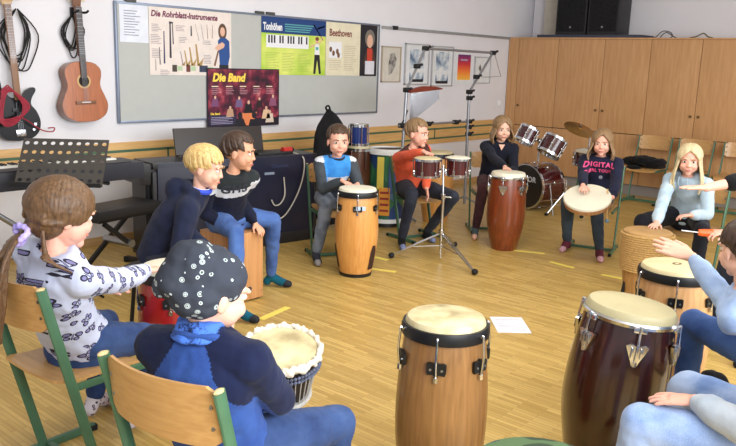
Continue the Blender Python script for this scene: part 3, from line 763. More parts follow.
# ================================================================ hand drums
def lug_black(M, z, r):
    pass
def conga(name, lab, loc, H, Rt, Rb, Ro, shell, head, rim, style, n=6, rot=0.0, zb=.52, band=None, droop=0.0):
    t = thing(name, lab, 'drum', loc, rot)
    zt = H - .03
    def rad(z):
        q = z / zt
        if q < zb: k = q / zb; return Ro + (Rb - Ro) * math.sin(k * math.pi / 2)
        k = (q - zb) / (1 - zb); return Rt + (Rb - Rt) * math.cos(k * math.pi / 2)
    pr = [(Ro * .93, 0)] + [(rad(zt * i / 24), zt * i / 24) for i in range(25)] + [(Rt * .96, zt + .012), (Rt * .9, zt + .012)]
    pr = [(Ro * .93, 0), (Ro, .001)] + pr[2:]
    MB().lathe(pr, 44).out('shell', shell, t)
    MB().lathe([(0, H + .004), (Rt * .5, H + .004), (Rt * .9, H), (Rt * .97, H - .003), (Rt + .001, H - .012), (Rt + .006, H - .034), (Rt + .004, H - .042), (Rt * .9, H - .042), (0, H - .03)], 44).out('drumhead', head, t)
    rz = H - .038; thick = .017 if style == 'black' else .008
    MB().lathe([(Rt + .003, rz + thick), (Rt + .012, rz + thick), (Rt + .017, rz), (Rt + .015, rz - thick * 1.5), (Rt + .003, rz - thick * 1.5), (Rt + .003, rz + thick)], 44).out('rim', rim, t)
    if band: MB().lathe([(Ro * .98, .0), (Ro + .004, .0), (rad(.03) + .003, .028), (rad(.03) - .01, .028), (Ro * .98, 0)], 40).out('foot_ring', band, t)
    for k in range(n):
        a = 2 * math.pi * (k + .5) / n
        Mz = Matrix.Rotation(a, 4, 'Z')
        zl = H - .14; rl = rad(zl)
        tilt = math.atan2(rad(zl - .03) - rad(zl + .03), .06)
        Ml = Mz @ Matrix.Translation((rl, 0, zl)) @ Matrix.Rotation(-tilt * -1.0 if False else tilt * 0, 4, 'Y')
        m1 = black_metal if style == 'black' else chrome
        p = MB()
        if style == 'black':
            p.prism([(-.034, -.012), (-.030, -.024), (-.012, -.022), (0, -.028), (.012, -.022), (.030, -.024), (.034, -.012), (.034, .016), (.026, .020), (.010, .018), (0, .024), (-.010, .018), (-.026, .020), (-.034, .016)], .010, Ml @ Matrix(((0, 0, 1, 0), (1, 0, 0, 0), (0, 1, 0, 0), (0, 0, 0, 1))))
        else:
            p.prism([(-.042, .028), (-.030, .034), (0, .030), (.030, .034), (.042, .028), (.030, .0), (.016, -.03), (.010, -.046), (0, -.05), (-.010, -.046), (-.016, -.03), (-.030, 0)], .012, Ml @ Matrix(((0, 0, 1, 0), (1, 0, 0, 0), (0, 1, 0, 0), (0, 0, 0, 1))))
            for s in (-1, 0, 1): p.box(Ml @ Vector((.016, s * .017, .004)), (.010, .008, .04 if s else .07), Mz.to_3x3(), bev=.003)
        lg = p.out('lug', m1, t)
        q = MB(); ro = Rt + .022
        q.tube([Mz @ Vector((ro - .008, 0, rz - .002)), Mz @ Vector((ro + .004, 0, rz + .004)), Mz @ Vector((ro + .006, 0, rz - .02)), Mz @ Vector((max(rl, ro) + .010, 0, zl + .03)), Mz @ Vector((rl + .012, 0, zl - .045))], .0045, 8, 4)
        q.cyl(Mz @ Vector((rl + .012, 0, zl - .03)), Mz @ Vector((rl + .012, 0, zl - .048)), .009, seg=6)
        q.out('tension_rod', chrome, lg)
        if style == 'black':
            s_ = MB()
            for yy in (-.02, .02): s_.cyl(Ml @ Vector((.010, yy, -.004)), Ml @ Vector((.014, yy, -.004)), .0045, seg=8)
            s_.out('rivets', steel, lg)
        else:
            MB().box(Mz @ Vector((Rt + .016, 0, rz - .012)), (.016, .05, .022), Mz.to_3x3(), bev=.005).out('rim_ear', chrome, lg)
    return t
natural = wood('conga_ash', (122, 84, 44), (150, 108, 62), 'z', 4, .35, .35, 16)
honey = wood('conga_honey', (196, 134, 66), (214, 156, 86), 'z', 4, .3, .4, 16)
darkred = wood('conga_mahogany', (34, 12, 10), (58, 20, 14), 'z', 4, .22, .6, 14)
redbrown = wood('conga_redbrown', (98, 42, 18), (134, 62, 28), 'z', 4, .28, .5, 16)
m, nt, b = nmat('marbled_skin')
vv = coords(nt); nz = N(nt, 'ShaderNodeTexNoise'); nz.inputs['Scale'].default_value = 9; nz.inputs['Detail'].default_value = 6
nt.links.new(vv, nz.inputs['Vector']); nt.links.new(ramp(nt, nz.outputs[0], [(0.33, lin((156, 140, 100))), (0.5, lin((194, 180, 138))), (0.68, lin((214, 202, 164)))]), b.inputs['Base Color']); b.inputs['Roughness'].default_value = .5
marble_skin = m
grey_skin = plain('greyed_skin', (178, 168, 130), .45, 0, .10, 5)
conga('conga', 'natural wood conga standing alone in the foreground with a black rim', (2.15, 1.47, 0), .738, .140, .166, .122, natural, marble_skin, black_metal, 'black', 6, R(-4))
dk = conga('conga', 'large dark mahogany conga with chrome fittings in the right foreground', (2.805, 1.135, .022), .70, .168, .198, .13, darkred, grey_skin, chrome, 'chrome', 6, R(14))
dk.rotation_mode = 'QUATERNION'
from mathutils import Quaternion
dk.rotation_quaternion = Quaternion((.758, .652, 0), R(6)) @ Quaternion((0, 0, 1), R(4))
nr = conga('conga', 'natural wood conga with black rim between the dark conga and rope-wrapped drum', (3.67, 1.195, 0), .705, .160, .186, .14, wood('conga_pale', (186, 136, 86), (204, 160, 108), 'z', 4, .35, .35, 16), cream_skin, black_metal, 'black', 6, R(-8))
lg = MB().prism(ovalp(0, 0, .028, .02, 20), .0008, Matrix.Translation((0, 0, .7092)))
lg.out('emblem', plain('emblem_brown', (112, 92, 66), .6), nr)
MB().prism(ovalp(0, 0, .018, .006, 14), .0006, Matrix.Translation((0, 0, .710))).out('emblem_bar', cream_skin, nr)
cb_ = conga('conga', 'honey coloured conga between the knees of the boy with the light blue chest panel', (4.30, 3.81, 0), .68, .142, .168, .118, honey, white_skin, black_metal, 'black', 6, R(-107), band=black_plastic)
MB().box((0, 0, 0), (.0, .0, .0)) 
stk = Matrix.Rotation(R(-22), 4, 'Z')
MB().box(stk @ Vector((.165, 0, .545)), (.004, .07, .03), stk.to_3x3()).out('sticker', plain('sticker_blue', (170, 196, 226), .5), cb_)
for a_ in (-95, 40):
    Mz = Matrix.Rotation(R(a_ + -15), 4, 'Z')
    pz = MB()
    rr_ = [(.128, .06), (.1405, .12), (.1535, .20), (.160, .25)]
    vs = []
    for q_, z_ in rr_:
        w_ = .034 if z_ < .21 else .02
        for yy in (-w_, 0, w_): vs.append(Mz @ Vector((q_ + (.0055 if yy == 0 else .004), yy, z_)))
    pz.raw(vs, [[i * 3 + j, i * 3 + j + 1, i * 3 + j + 4, i * 3 + j + 3] for i in range(3) for j in range(2)])
    pz.out('wear_patch', plain('patch_dark', (52, 26, 18), .7), cb_)
conga('conga', 'red-brown conga with chrome fittings in front of the girl in the dark sweater', (5.93, 3.47, 0), .70, .148, .172, .112, redbrown, white_skin, chrome, 'chrome', 6, R(-140 + 7))
conga('conga', 'cream-headed natural conga standing behind the small drum pair', (6.45, 4.62, 0), .74, .15, .172, .125, honey, cream_skin, black_metal, 'black', 6, 0)
redp = plain('drum_red', (150, 30, 26), .25, 0, .06, 4, 0, .4)
conga('conga', 'bright red drum at the knees of the girl in the butterfly sweatshirt', (1.98, 2.86, 0), .68, .142, .165, .12, redp, white_skin, black_metal, 'black', 6, R(20))
# djembe
fur = plain('goat_fur', (220, 212, 196), .95, 0, .15, 40, .4)
rope_bw = plain('rope_pale', (186, 184, 180), .8, 0, .15, 60)
goblet = plain('djembe_dark', (30, 26, 30), .5, 0, .2, 8)
def djembe(lab, loc, H, Rt):
    t = thing('djembe', lab, 'drum', loc)
    t.rotation_euler = (R(9), R(-10), 0)
    pr = [(0, 0), (.105, 0), (.11, .01), (.085, .12), (.07, .20), (.075, .24), (.105, .32), (Rt - .012, .44), (Rt - .004, H - .03), (Rt - .004, H - .01), (0, H - .012)]
    MB().lathe(pr, 40).out('shell', goblet, t)
    MB().lathe([(0, H), (Rt * .7, H), (Rt - .008, H - .003), (Rt, H - .010), (Rt + .001, H - .03), (Rt - .01, H - .03), (0, H - .02)], 40).out('drumhead', marble_skin, t)
    f = MB(); random.seed(3)
    for k in range(150):
        a = 2 * math.pi * k / 150 + random.uniform(-.02, .02); rr_ = Rt + random.uniform(.0, .014)
        f.ell((rr_ * math.cos(a), rr_ * math.sin(a), H - .008 + random.uniform(-.014, .010)), (.011, .011, .012), None, 7, 5)
    link('fur_collar', remesh(f, .005, 1, .012, .012), fur, t)
    for z in (H - .048, H - .066):
        q = MB(); nn = 64
        for k in range(nn):
            a0, a1 = 2 * math.pi * k / nn, 2 * math.pi * (k + 1) / nn
            q.ell(((Rt + .006) * math.cos(a0), (Rt + .006) * math.sin(a0), z), (.008, .008, .006), Matrix.Rotation(a0, 3, 'Z') @ Matrix.Rotation(.6, 3, 'X'), 8, 5)
        q.out('rope_ring', plain('rope_slate', (96, 102, 124), .8, 0, .5, 90), t)
    q = MB(); nn = 36
    for k in range(nn):
        a = 2 * math.pi * k / nn; a2 = a + math.pi / nn
        q.tube([((Rt + .002) * math.cos(a), (Rt + .002) * math.sin(a), H - .07), ((Rt - .007) * math.cos(a), (Rt - .007) * math.sin(a), .43), (.112 * math.cos(a2), .112 * math.sin(a2), .31)], .0022, 5, 3)
    tag(q.out('rope_lacing', rope_bw, t))
    MB().lathe([(.10, .295), (.118, .295), (.124, .305), (.118, .316), (.10, .316), (.10, .295)], 32).out('lower_ring', rope_bw, t)
    return t
djembe('dark rope-laced djembe with a fur trimmed head in front of the boy in the beanie', (2.00, 2.15, .012), .52, .148)
# rope wrapped drum
t = thing('rope_drum', 'rope-wrapped drum with wooden base played by the blonde girl', 'drum', (5.22, 1.92, 0))
lowwood = wood('rope_drum_wood', (150, 108, 58), (178, 134, 80), 'z', 5, .5)
MB().lathe([(0, 0), (.12, 0), (.125, .01), (.135, .14), (.15, .27), (.165, .5), (.16, .52), (.14, .52), (0, .5)], 36).out('shell', lowwood, t)
jute = plain('jute', (176, 140, 84), .95, 0, .25, 90, .5)
q = MB()
for k in range(17):
    z = .255 + k * .0155; r_ = .158 + (z - .25) * .06
    vs = [((r_ + .010 * math.cos(b_)), z + .009 * math.sin(b_)) for b_ in [2 * math.pi * i / 8 for i in range(9)]]
    q.lathe(vs, 44)
q.out('rope_wrapping', jute, t)
MB().lathe([(0, .53), (.12, .531), (.150, .530), (.163, .522), (.165, .505), (.15, .505), (0, .51)], 36).out('drumhead', plain('rope_drum_skin', (172, 134, 84), .55, 0, .12, 8), t)
for k in range(3):
    a = 2.4 + k * 2.094
    MB().tube([(.13 * math.cos(a), .13 * math.sin(a), .16), (.15 * math.cos(a), .15 * math.sin(a), .05), (.17 * math.cos(a), .17 * math.sin(a), .014)], .013).out('foot', black_metal, t)
# green drum cushion in the very foreground
m, nt, b = nmat('camouflage_cloth')
vv = coords(nt); nz = N(nt, 'ShaderNodeTexNoise'); nz.inputs['Scale'].default_value = 8; nz.inputs['Detail'].default_value = 1
nt.links.new(vv, nz.inputs['Vector']); nt.links.new(ramp(nt, nz.outputs[0], [(0.0, lin((16, 20, 18))), (0.40, lin((40, 58, 36))), (0.5, lin((74, 98, 62))), (0.63, lin((48, 66, 70)))], 'CONSTANT'), b.inputs['Base Color']); b.inputs['Roughness'].default_value = .85
camo = m

t = thing('low_stool', 'low black stool under the blond boy in the navy hoodie', 'stool', (2.40, 3.66, 0))
MB().lathe([(0, .44), (.15, .44), (.17, .43), (.17, .40), (.15, .39), (0, .39)], 32).out('seat', plain('bench_vinyl', (24, 24, 26), .5, 0, .1, 30), t)
for k in range(4):
    a = .6 + k * math.pi / 2
    MB().cyl((.11 * math.cos(a), .11 * math.sin(a), .39), (.15 * math.cos(a), .15 * math.sin(a), .0), .012).out('leg', black_metal, t)
t = thing('round_stool', 'round stool with a green camouflage cushion at the bottom edge of the photo', 'stool', (1.745, .857, 0))
MB().lathe([(0, .555), (.12, .553), (.19, .545), (.212, .525), (.215, .50), (.205, .475), (0, .47)], 40).out('cushion', camo, t)
MB().lathe([(0, .47), (.19, .47), (.195, .46), (.19, .45), (0, .45)], 36).out('seat_plate', black_plastic, t)
for k in range(4):
    a = .6 + k * math.pi / 2
    MB().tube([(.12 * math.cos(a), .12 * math.sin(a), .455), (.18 * math.cos(a), .18 * math.sin(a), .2), (.21 * math.cos(a), .21 * math.sin(a), .012)], .012).out('leg', black_metal, t)
# frame drum on a lap
t = thing('frame_drum', 'flat white-headed frame drum tilted on the lap of the pink-lettered sweatshirt girl', 'drum', (5.94, 2.715, .555))
t.rotation_euler = Vector((-.46, -.14, 1.0)).to_track_quat('Z', 'Y').to_euler()
MB().lathe([(.178, -.03), (.19, -.03), (.193, .0), (.19, .026), (.178, .026), (.178, -.03)], 44).out('frame', wood('frame_drum_wood', (150, 104, 66), (176, 128, 84), 'z', 4), t)
MB().lathe([(0, .029), (.17, .029), (.190, .026), (.1945, .018), (.1945, .006), (.188, .006), (0, .02)], 44).out('drumhead', white_skin, t)
# small pair of drums on a tripod stand
t = thing('drum_stand', 'chrome tripod stand carrying the pair of small dark red drums', 'stand', (5.13, 3.60, 0))
MB().cyl((0, 0, .03), (0, 0, .55), .013).out('tube', chrome, t)
MB().cyl((0, 0, .50), (.02, .03, .80), .009).out('upper_tube', chrome, t)
MB().cyl((0, 0, .525), (0, 0, .565), .02).out('collar', chrome, t)
MB().tube([(.0, -.02, .545), (.02, -.05, .545), (.04, -.055, .54)], .006).out('wing_bolt', chrome, t)
MB().cyl((0, 0, .225), (0, 0, .265), .024).out('hub', chrome, t)
for dx, dy in ((-.24, .33), (-.16, -.45), (.50, .20)):
    e = Vector((dx, dy, .02)); n_ = Vector((-dy, dx, 0)).normalized() * .012
    lgm = MB()
    for s in (-1, 1): lgm.tube([Vector((0, 0, .24)) + n_ * s, e * .5 + Vector((0, 0, .125)) + n_ * s, e + n_ * s * .6], .006, 8, 1)
    l_ = lgm.out('leg', chrome, t)
    MB().ell(e + Vector((0, 0, .006)), (.03, .026, .024), None, 12, 8).out('rubber_foot', rubber, l_)
    MB().cyl((0, 0, .13), e * .55 + Vector((0, 0, .10)), .005, seg=8).out('strut', chrome, l_)
bred = wood('small_drum_red', (56, 14, 16), (84, 24, 24), 'z', 4, .25, .5)
for (x, y, r_, lab) in ((4.97, 3.66, .100, 'larger left one of the small red drum pair, beside the boy in orange'), (5.222, 3.535, .092, 'smaller right one of the small red drum pair on the tripod')):
    t = thing('small_drum', lab, 'drum', (x, y, .722), 0, 'pair of small dark red drums')
    MB().lathe([(r_ * .88, 0), (r_, 0), (r_, .13), (r_ * .9, .13), (r_ * .88, 0)], 36).out('shell', bred, t)
    MB().lathe([(0, .158), (r_ * .8, .157), (r_ + .004, .150), (r_ + .010, .140), (r_ + .008, .130), (0, .13)], 36).out('drumhead', white_skin if r_ < .095 else cream_skin, t)
    MB().lathe([(r_ + .008, .146), (r_ + .018, .146), (r_ + .018, .128), (r_ + .008, .128), (r_ + .008, .146)], 36).out('rim', chrome, t)
    MB().lathe([(r_ * .9, -.004), (r_ + .006, -.004), (r_ + .006, .012), (r_ * .9, .012), (r_ * .9, -.004)], 36).out('bottom_ring', chrome, t)
    for k in range(6):
        a = k * math.pi / 3 + .3
        q = MB().cyl(((r_ + .016) * math.cos(a), (r_ + .016) * math.sin(a), .14), ((r_ + .012) * math.cos(a), (r_ + .012) * math.sin(a), .0), .004, seg=8)
        q.box(((r_ + .008) * math.cos(a), (r_ + .008) * math.sin(a), .03), (.014, .02, .03), Matrix.Rotation(a, 3, 'Z'), .004)
        q.out('tension_rod', chrome, t)
    br_ = MB().tube([(0, 0, -.02), (0, 0, .03)], .012, 8, 1).cyl((5.15 - x, 3.63 - y, .05), (0, 0, .02), .008)
    br_.out('bracket', chrome, t)

# ================================================================ percussion rack with chimes
YR = 4.95
t = thing('percussion_rack', 'tall grey tube rack with angled arms and a crossbar above the players', 'rack', (6.55, YR, 0))
tube_g = plain('tube_grey', (150, 152, 158), .35, .7, .05)
def rp(x, z): return Vector((x - 6.55, 0, z))
XL, XR = 6.24, 7.49
RACK = dict(l0=(XL, .02), l1=(6.30, 1.347), l2=(6.592, 1.775), r2=(7.913, 1.77), r1=(XR - .03, 1.32), r0=(XR, .02))
def bar(nm, a, b_, r_): return MB().cyl(rp(*a), rp(*b_), r_, seg=14).out(nm, tube_g, t)
bar('pole', RACK['l0'], RACK['l1'], .017); bar('pole', RACK['r0'], RACK['r1'], .017)
bar('angled_arm', RACK['l1'], RACK['l2'], .014); bar('angled_arm', RACK['r1'], RACK['r2'], .014); bar('crossbar', RACK['l2'], RACK['r2'], .014)
bar('lower_crossbar', (XL - .05, .985), (XR + .05, .985), .012)
for (x, z) in (RACK['l1'], RACK['l2'], RACK['r2'], RACK['r1'], (6.46, 1.59), (7.59, 1.49), (XR - .02, 1.25), (XL, .985), (XR, .985), (6.70, .985), (7.22, .985), (XR, .92), (XR, .84)):
    c = MB().box(rp(x, z), (.055, .06, .05), bev=.012); c.cyl(rp(x, z) + Vector((-.03, -.02, .0)), rp(x, z) + Vector((.035, -.045, .02)), .012, seg=10); c.cyl(rp(x, z) + Vector((0, -.03, -.02)), rp(x, z) + Vector((.0, -.055, .03)), .008, seg=8)
    c.out('clamp', black_plastic, t)
MB().tube([rp(7.95, 1.76), rp(8.12, 1.50), rp(7.86, 1.49), rp(7.70, 1.49)], .004, 6, 1).out('triangle_hanger', steel, t)
MB().tube([rp(XL, 1.0), rp(XL + .05, 1.06), rp(XL + .09, 1.14)], .008, 8, 2).out('holder_arm', black_plastic, t)
for x in (XL, XR):
    for s in (-1, 1): MB().tube([(x - 6.55, 0, .10), (x - 6.55, s * .12, .06), (x - 6.55, s * .24, .015)], .012, 8, 4).out('foot', tube_g, t)
t = thing('bar_chimes', 'red-brown wooden bar hung with a row of silver chime tubes', 'chimes', (6.50, YR - .06, 1.335))
MB().prism([(-.22, -.015), (.33, .02), (.33, .03), (.20, .05), (.0, .055), (-.14, .035), (-.22, .01)], .035, Matrix.Translation((0, .018, 0)) @ RX).out('bar', wood('chime_bar', (96, 34, 26), (126, 50, 36), 'x', 5, .35), t)
for k in range(26):
    x = -.20 + .0195 * k; ln = .30 - .0092 * k
    MB().cyl((x, 0, -.02 + .035 * (k / 26)), (x, 0, -.02 - ln), .0068, seg=8).out('chime_tube', chrome, t)

# ================================================================ drum kit
kit = wood('kit_red', (52, 12, 14), (80, 22, 22), 'z', 4, .2, .6)
def cylM(c, d): return Matrix.Translation(c) @ Vector(d).to_track_quat('Z', 'Y').to_matrix().to_4x4()
def kdrum(name, lab, c, d, r_, h, front, lugs=8, group=None, hoop=chrome):
    M = cylM(c, d); t = thing(name, lab, 'drum', c, 0, group); M = cylM((0, 0, 0), d)
    MB().lathe([(0, 0), (r_, 0), (r_, h), (0, h)], 36, M=M.to_3x3()).out('shell', kit, t)
    MB().lathe([(0, h + .006), (r_ - .004, h + .006), (r_ - .004, h), (0, h)], 36, M=M.to_3x3()).out('drumhead', front, t)
    for z in (0, h): MB().lathe([(r_ - .004, z - .014), (r_ + .012, z - .014), (r_ + .012, z + .014), (r_ - .004, z + .014), (r_ - .004, z - .014)], 36, M=M.to_3x3()).out('hoop', hoop, t)
    for k in range(lugs):
        a = 2 * math.pi * (k + .3) / lugs
        q = MB(); q.cyl(M @ Vector(((r_ + .016) * math.cos(a), (r_ + .016) * math.sin(a), .0)), M @ Vector(((r_ + .016) * math.cos(a), (r_ + .016) * math.sin(a), h)), .004, seg=6)
        q.ell(M @ Vector(((r_ + .012) * math.cos(a), (r_ + .012) * math.sin(a), h * .5)), (.014, .014, .02), None, 8, 6)
        q.out('tension_lug', chrome, t)
    return t
kd = Vector((-.977, .215, 0))
bdk = plain('kick_head', (16, 14, 16), .3, 0, .05, 5, 0, .3)
bd = kdrum('bass_drum', 'dark red bass drum of the drum kit with a glossy black front head', (8.155, 4.245, .275), kd, .25, .36, bdk, 8)
Mk = cylM((0, 0, 0), kd)
ex = Vector((.36, -.93, 0)) * -1
ex = Vector((0, 0, 1)).cross(kd).normalized()
Mt = Matrix(((ex.x, 0, kd.x, 0), (ex.y, 0, kd.y, 0), (0, 1, 0, 0), (0, 0, 0, 1)))
me = text_mesh('OR', .085, 'CENTER', .002)
me.transform(Matrix.Translation(kd.normalized() * .3675 + Vector((0, 0, .085)) + ex * .08) @ Mt)
link('lettering', me, plain('letter_silver', (200, 200, 204), .4), bd, 0, False)
for s in (-1, 1):
    MB().tube([ex * s * .25 + kd * .25 + Vector((0, 0, .05)), ex * s * .36 + kd * .32 + Vector((0, 0, -.16)), ex * s * .42 + kd * .36 + Vector((0, 0, -.272))], .008).out('spur', chrome, bd)
kdrum('tom_drum', 'left tom of the drum kit, the one beside the dark-sweater girl', (7.885, 4.445, .775), (.42, -.22, .87), .105, .165, white_skin, 6, 'toms of the drum kit')
kdrum('tom_drum', 'right tom of the drum kit, the one under the cymbal side', (7.955, 4.16, .66), (.46, -.24, .85), .128, .19, white_skin, 6, 'toms of the drum kit')
t = thing('tom_holder', 'chrome double arm holding the two toms over the bass drum', 'holder', (8.0, 4.30, .50))
MB().cyl((0, 0, .04), (0, 0, .30), .015).out('post', chrome, t)
for y in (-.14, .16): MB().tube([(0, 0, .28), (-.03, y * .5, .31), (-.06, y, .28)], .010).out('arm', chrome, t)
MB().ell((0, 0, .29), (.035, .035, .03), None, 12, 8).out('joint', chrome, t)
kdrum('snare_drum', 'shallow drum with a white head on the stand right of the bass drum', (8.27, 3.81, .56), (-.08, -.04, 1), .165, .13, white_skin, 8)
def tripod(name, lab, x, y, h, spread, cat='stand'):
    t = thing(name, lab, cat, (x, y, 0))
    MB().cyl((0, 0, .05), (0, 0, h), .011).out('tube', chrome, t)
    MB().cyl((0, 0, .25), (0, 0, .30), .02).out('collar', chrome, t)
    for k in range(3):
        a = .5 + k * 2.094; e = Vector((spread * math.cos(a), spread * math.sin(a), .016))
        l_ = MB().tube([(0, 0, .27), e * .55 + Vector((0, 0, .12)), e], .008, 8, 3).out('leg', chrome, t)
        MB().ell(e, (.024, .024, .016), None, 10, 6).out('rubber_foot', rubber, l_)
        MB().cyl((0, 0, .10), e * .55 + Vector((0, 0, .115)), .005, seg=8).out('strut', chrome, l_)
    return t
t = tripod('cymbal_stand', 'chrome stand rising behind the snare and holding the cymbal', 8.36, 3.86, .95, .20)
MB().cyl((0, 0, .94), (-.27, .01, .97), .009).out('boom_arm', chrome, t)
tripod('snare_stand', 'chrome folding tripod under the snare drum', 7.86, 3.86, .40, .22)
brass = plain('cymbal_brass', (168, 126, 62), .28, .9, .08, 20)
t = thing('cymbal', 'brass cymbal tilted on its stand above the drum kit', 'cymbal', (8.09, 3.87, .955))
t.rotation_euler = (R(24), R(-10), 0); t.scale = (.88, .88, .88)
MB().lathe([(0, .034), (.02, .032), (.035, .016), (.10, .006), (.20, -.006), (.20, -.008), (.10, .003), (.03, .012), (0, .03)], 40).out('plate', brass, t)
MB().cyl((0, 0, .03), (0, 0, .06), .010).out('wing_nut', chrome, t)
MB().cyl((0, 0, .03), (0, 0, .042), .02).out('felt', rubber, t)

# ================================================================ drums by the whiteboard wall
stf = MB()
stf.lathe([(0, 0), (.13, 0), (.13, .05), (0, .05)], 24, (5.90, 4.84, 0))
tag(stf.out('drum_base', black_plastic), 'low black base under the painted white-rimmed drum', 'base')
t = thing('samba_drum', 'big white-rimmed drum with a yellow, green and blue painted shell', 'drum', (5.90, 4.84, .05))
m, nt, b = nmat('painted_shell')
vv = coords(nt, (1, 1, .6)); vo = N(nt, 'ShaderNodeTexVoronoi'); vo.inputs['Scale'].default_value = 9
nt.links.new(vv, vo.inputs['Vector']); sp = N(nt, 'ShaderNodeSeparateColor'); nt.links.new(vo.outputs['Color'], sp.inputs[0])
nt.links.new(ramp(nt, sp.outputs[0], [(0.0, lin((34, 92, 66))), (0.3, lin((30, 60, 110))), (0.55, lin((54, 120, 80))), (0.75, lin((200, 170, 60))), (0.9, lin((90, 130, 170)))], 'CONSTANT'), b.inputs['Base Color']); b.inputs['Roughness'].default_value = .4
MB().lathe([(0, .0), (.175, .0), (.175, .70), (0, .70)], 40).out('shell', m, t)
MB().lathe([(.17, .68), (.192, .68), (.192, .735), (.17, .735), (.17, .68)], 40).out('hoop', plain('hoop_white', (222, 222, 220), .5), t)
MB().lathe([(.17, .0), (.188, .0), (.188, .04), (.17, .04), (.17, .0)], 40).out('hoop', plain('hoop_white', (222, 222, 220), .5), t)
MB().lathe([(0, .722), (.17, .722), (.17, .70), (0, .70)], 40).out('drumhead', plain('head_grey', (110, 104, 100), .5, 0, .2, 8), t)
am = math.atan2(-5.02, -6.02)
for da, w, z0, z1, c, nm in ((-.38, .07, .34, .66, (226, 206, 90), 'yellow_strap'), (-.12, .11, .08, .36, (224, 150, 50), 'orange_label'), (.35, .10, .30, .60, (66, 96, 150), 'blue_panel')):
    Mz = Matrix.Rotation(am + da, 4, 'Z')
    MB().box(Mz @ Vector((.177, 0, (z0 + z1) / 2)), (.008, w, z1 - z0), Mz.to_3x3(), .002).out(nm, ink(nm, c), t)
    if nm == 'orange_label':
        for q in range(4):
            Z = z0 + .05 + q * .06
            MB().box(Mz @ Vector((.182, 0, Z)), (.003, w * .8, .022), Mz.to_3x3()).out('label_stripe', ink('ruby', (150, 44, 40)), t)
MB().cyl((-.08, .04, .726), (.10, -.09, .735), .007).cyl((-.12, -.02, .726), (.05, -.12, .740), .007).out('sticks', plain('stick_dark', (70, 50, 40), .6), t)
kit_b = plain('blue_lacquer', (22, 44, 104), .22, 0, .06, 4, 0, .5)
t = thing('blue_drum', 'small blue drum with chrome hoops standing on the brown drum', 'drum', (5.70, 5.06, .80))
MB().lathe([(0, 0), (.088, 0), (.088, .20), (0, .20)], 32).out('shell', kit_b, t)
for z in (.012, .20): MB().lathe([(.086, z - .014), (.099, z - .014), (.099, z + .014), (.086, z + .014), (.086, z - .014)], 32).out('hoop', chrome, t)
for k in range(6):
    a = k * math.pi / 3; MB().cyl((.102 * math.cos(a), .102 * math.sin(a), .0), (.102 * math.cos(a), .102 * math.sin(a), .2), .006, seg=6).out('tension_rod', chrome, t)
MB().lathe([(0, .206), (.086, .206), (.086, .2), (0, .2)], 32).out('drumhead', white_skin, t)
t = thing('brown_drum', 'tall brown drum with chrome fittings behind the boy with the blue panel', 'drum', (5.71, 5.06, 0))
MB().lathe([(0, 0), (.11, 0), (.128, .3), (.13, .5), (.12, .79), (0, .79)], 36).out('shell', wood('brown_drum_wood', (70, 40, 26), (96, 58, 38), 'z', 4, .3, .3), t)
MB().lathe([(.115, .75), (.135, .75), (.135, .78), (.115, .78), (.115, .75)], 36).out('hoop', chrome, t)
MB().lathe([(0, .80), (.12, .80), (.124, .78), (0, .78)], 36).out('drumhead', grey_skin, t)
for k in range(6):
    a = k * math.pi / 3 + .2; MB().cyl((.14 * math.cos(a), .14 * math.sin(a), .76), (.145 * math.cos(a), .145 * math.sin(a), .58), .008, seg=6).out('tension_rod', chrome, t)
# pointed black gig bag
g = MB()
g.rings([((5.41 + dx, 5.12 + .05 * z, .02 + z * .955), (w * 1.3, 0, 0), (0, d, 0)) for z, w, d, dx in ((0, .13, .05, 0), (.06, .16, .08, 0), (.4, .175, .10, 0), (.75, .18, .09, 0), (.92, .165, .075, 0), (1.03, .13, .06, 0), (1.10, .085, .045, 0), (1.15, .04, .03, -.01), (1.19, .012, .012, -.04))], 24)
t = thing('gig_bag', 'tall pointed black bag standing behind the boy with the light blue chest panel', 'bag', (5.41, 5.12, 0))
me = remesh(g, .014, 8, .012, .1); me.transform(Matrix.Translation((-5.41, -5.12, .012)))
link('bag', me, black_cloth, t)
MB().tube([(-.04, .05, 1.13), (-.07, .05, 1.175), (-.03, .05, 1.19), (.0, .05, 1.13)], .009).out('carry_loop', black_cloth, t)
# ================================================================ upright digital piano, seen from behind
navy = plain('piano_navy', (22, 26, 48), .35, 0, .06, 4)
pblack = plain('piano_black', (20, 18, 20), .4, 0, .06, 4)
t = thing('digital_piano', 'dark navy upright digital piano seen from behind', 'piano', (4.16, 5.02, 0), R(-9))
MB().box((0, .0, .43), (1.50, .04, .72), bev=.004).out('back_panel', navy, t)
MB().box((0, .16, .765), (1.58, .36, .05), bev=.006).out('top', pblack, t)
MB().box((0, .20, .69), (1.56, .40, .10), bev=.006).out('key_bed', navy, t)
for s in (-1, 1):
    MB().box((s * .775, .18, .36), (.035, .40, .72), bev=.005).out('side_panel', pblack, t)
    MB().box((s * .775, .16, .03), (.05, .46, .06), bev=.01).out('foot_block', pblack, t)
MB().box((0, .0, .05), (1.50, .05, .10), bev=.004).out('kick_board', pblack, t)
k_ = MB().box((-.80, .16, .70), (.16, .32, .16), bev=.006).out('end_block', pblack, t)
MB().cyl((-.80, .05, .30), (-.80, .05, .62), .028).out('end_leg', black_metal, t)
me = text_mesh('Clavinova', .045, 'LEFT', .0, .0004); me.transform(Matrix.Translation((.30, -.0215, .70)) @ RX); link('lettering', me, plain('letter_blue', (48, 60, 96), .5), t, 0, False)
MB().box((.28, -.021, .64), (.10, .003, .022)).out('type_plate', plain('plate_grey', (130, 140, 160), .5), t)
rest = MB().box((-.0, .34, .90), (.86, .02, .24), Matrix.Rotation(R(-12), 3, 'X'), .004).out('music_rest', plain('rest_brown', (40, 32, 30), .45), t)
MB().box((-.0, .29, .795), (.86, .06, .012)).out('rest_ledge', plain('rest_brown', (40, 32, 30), .45), rest)
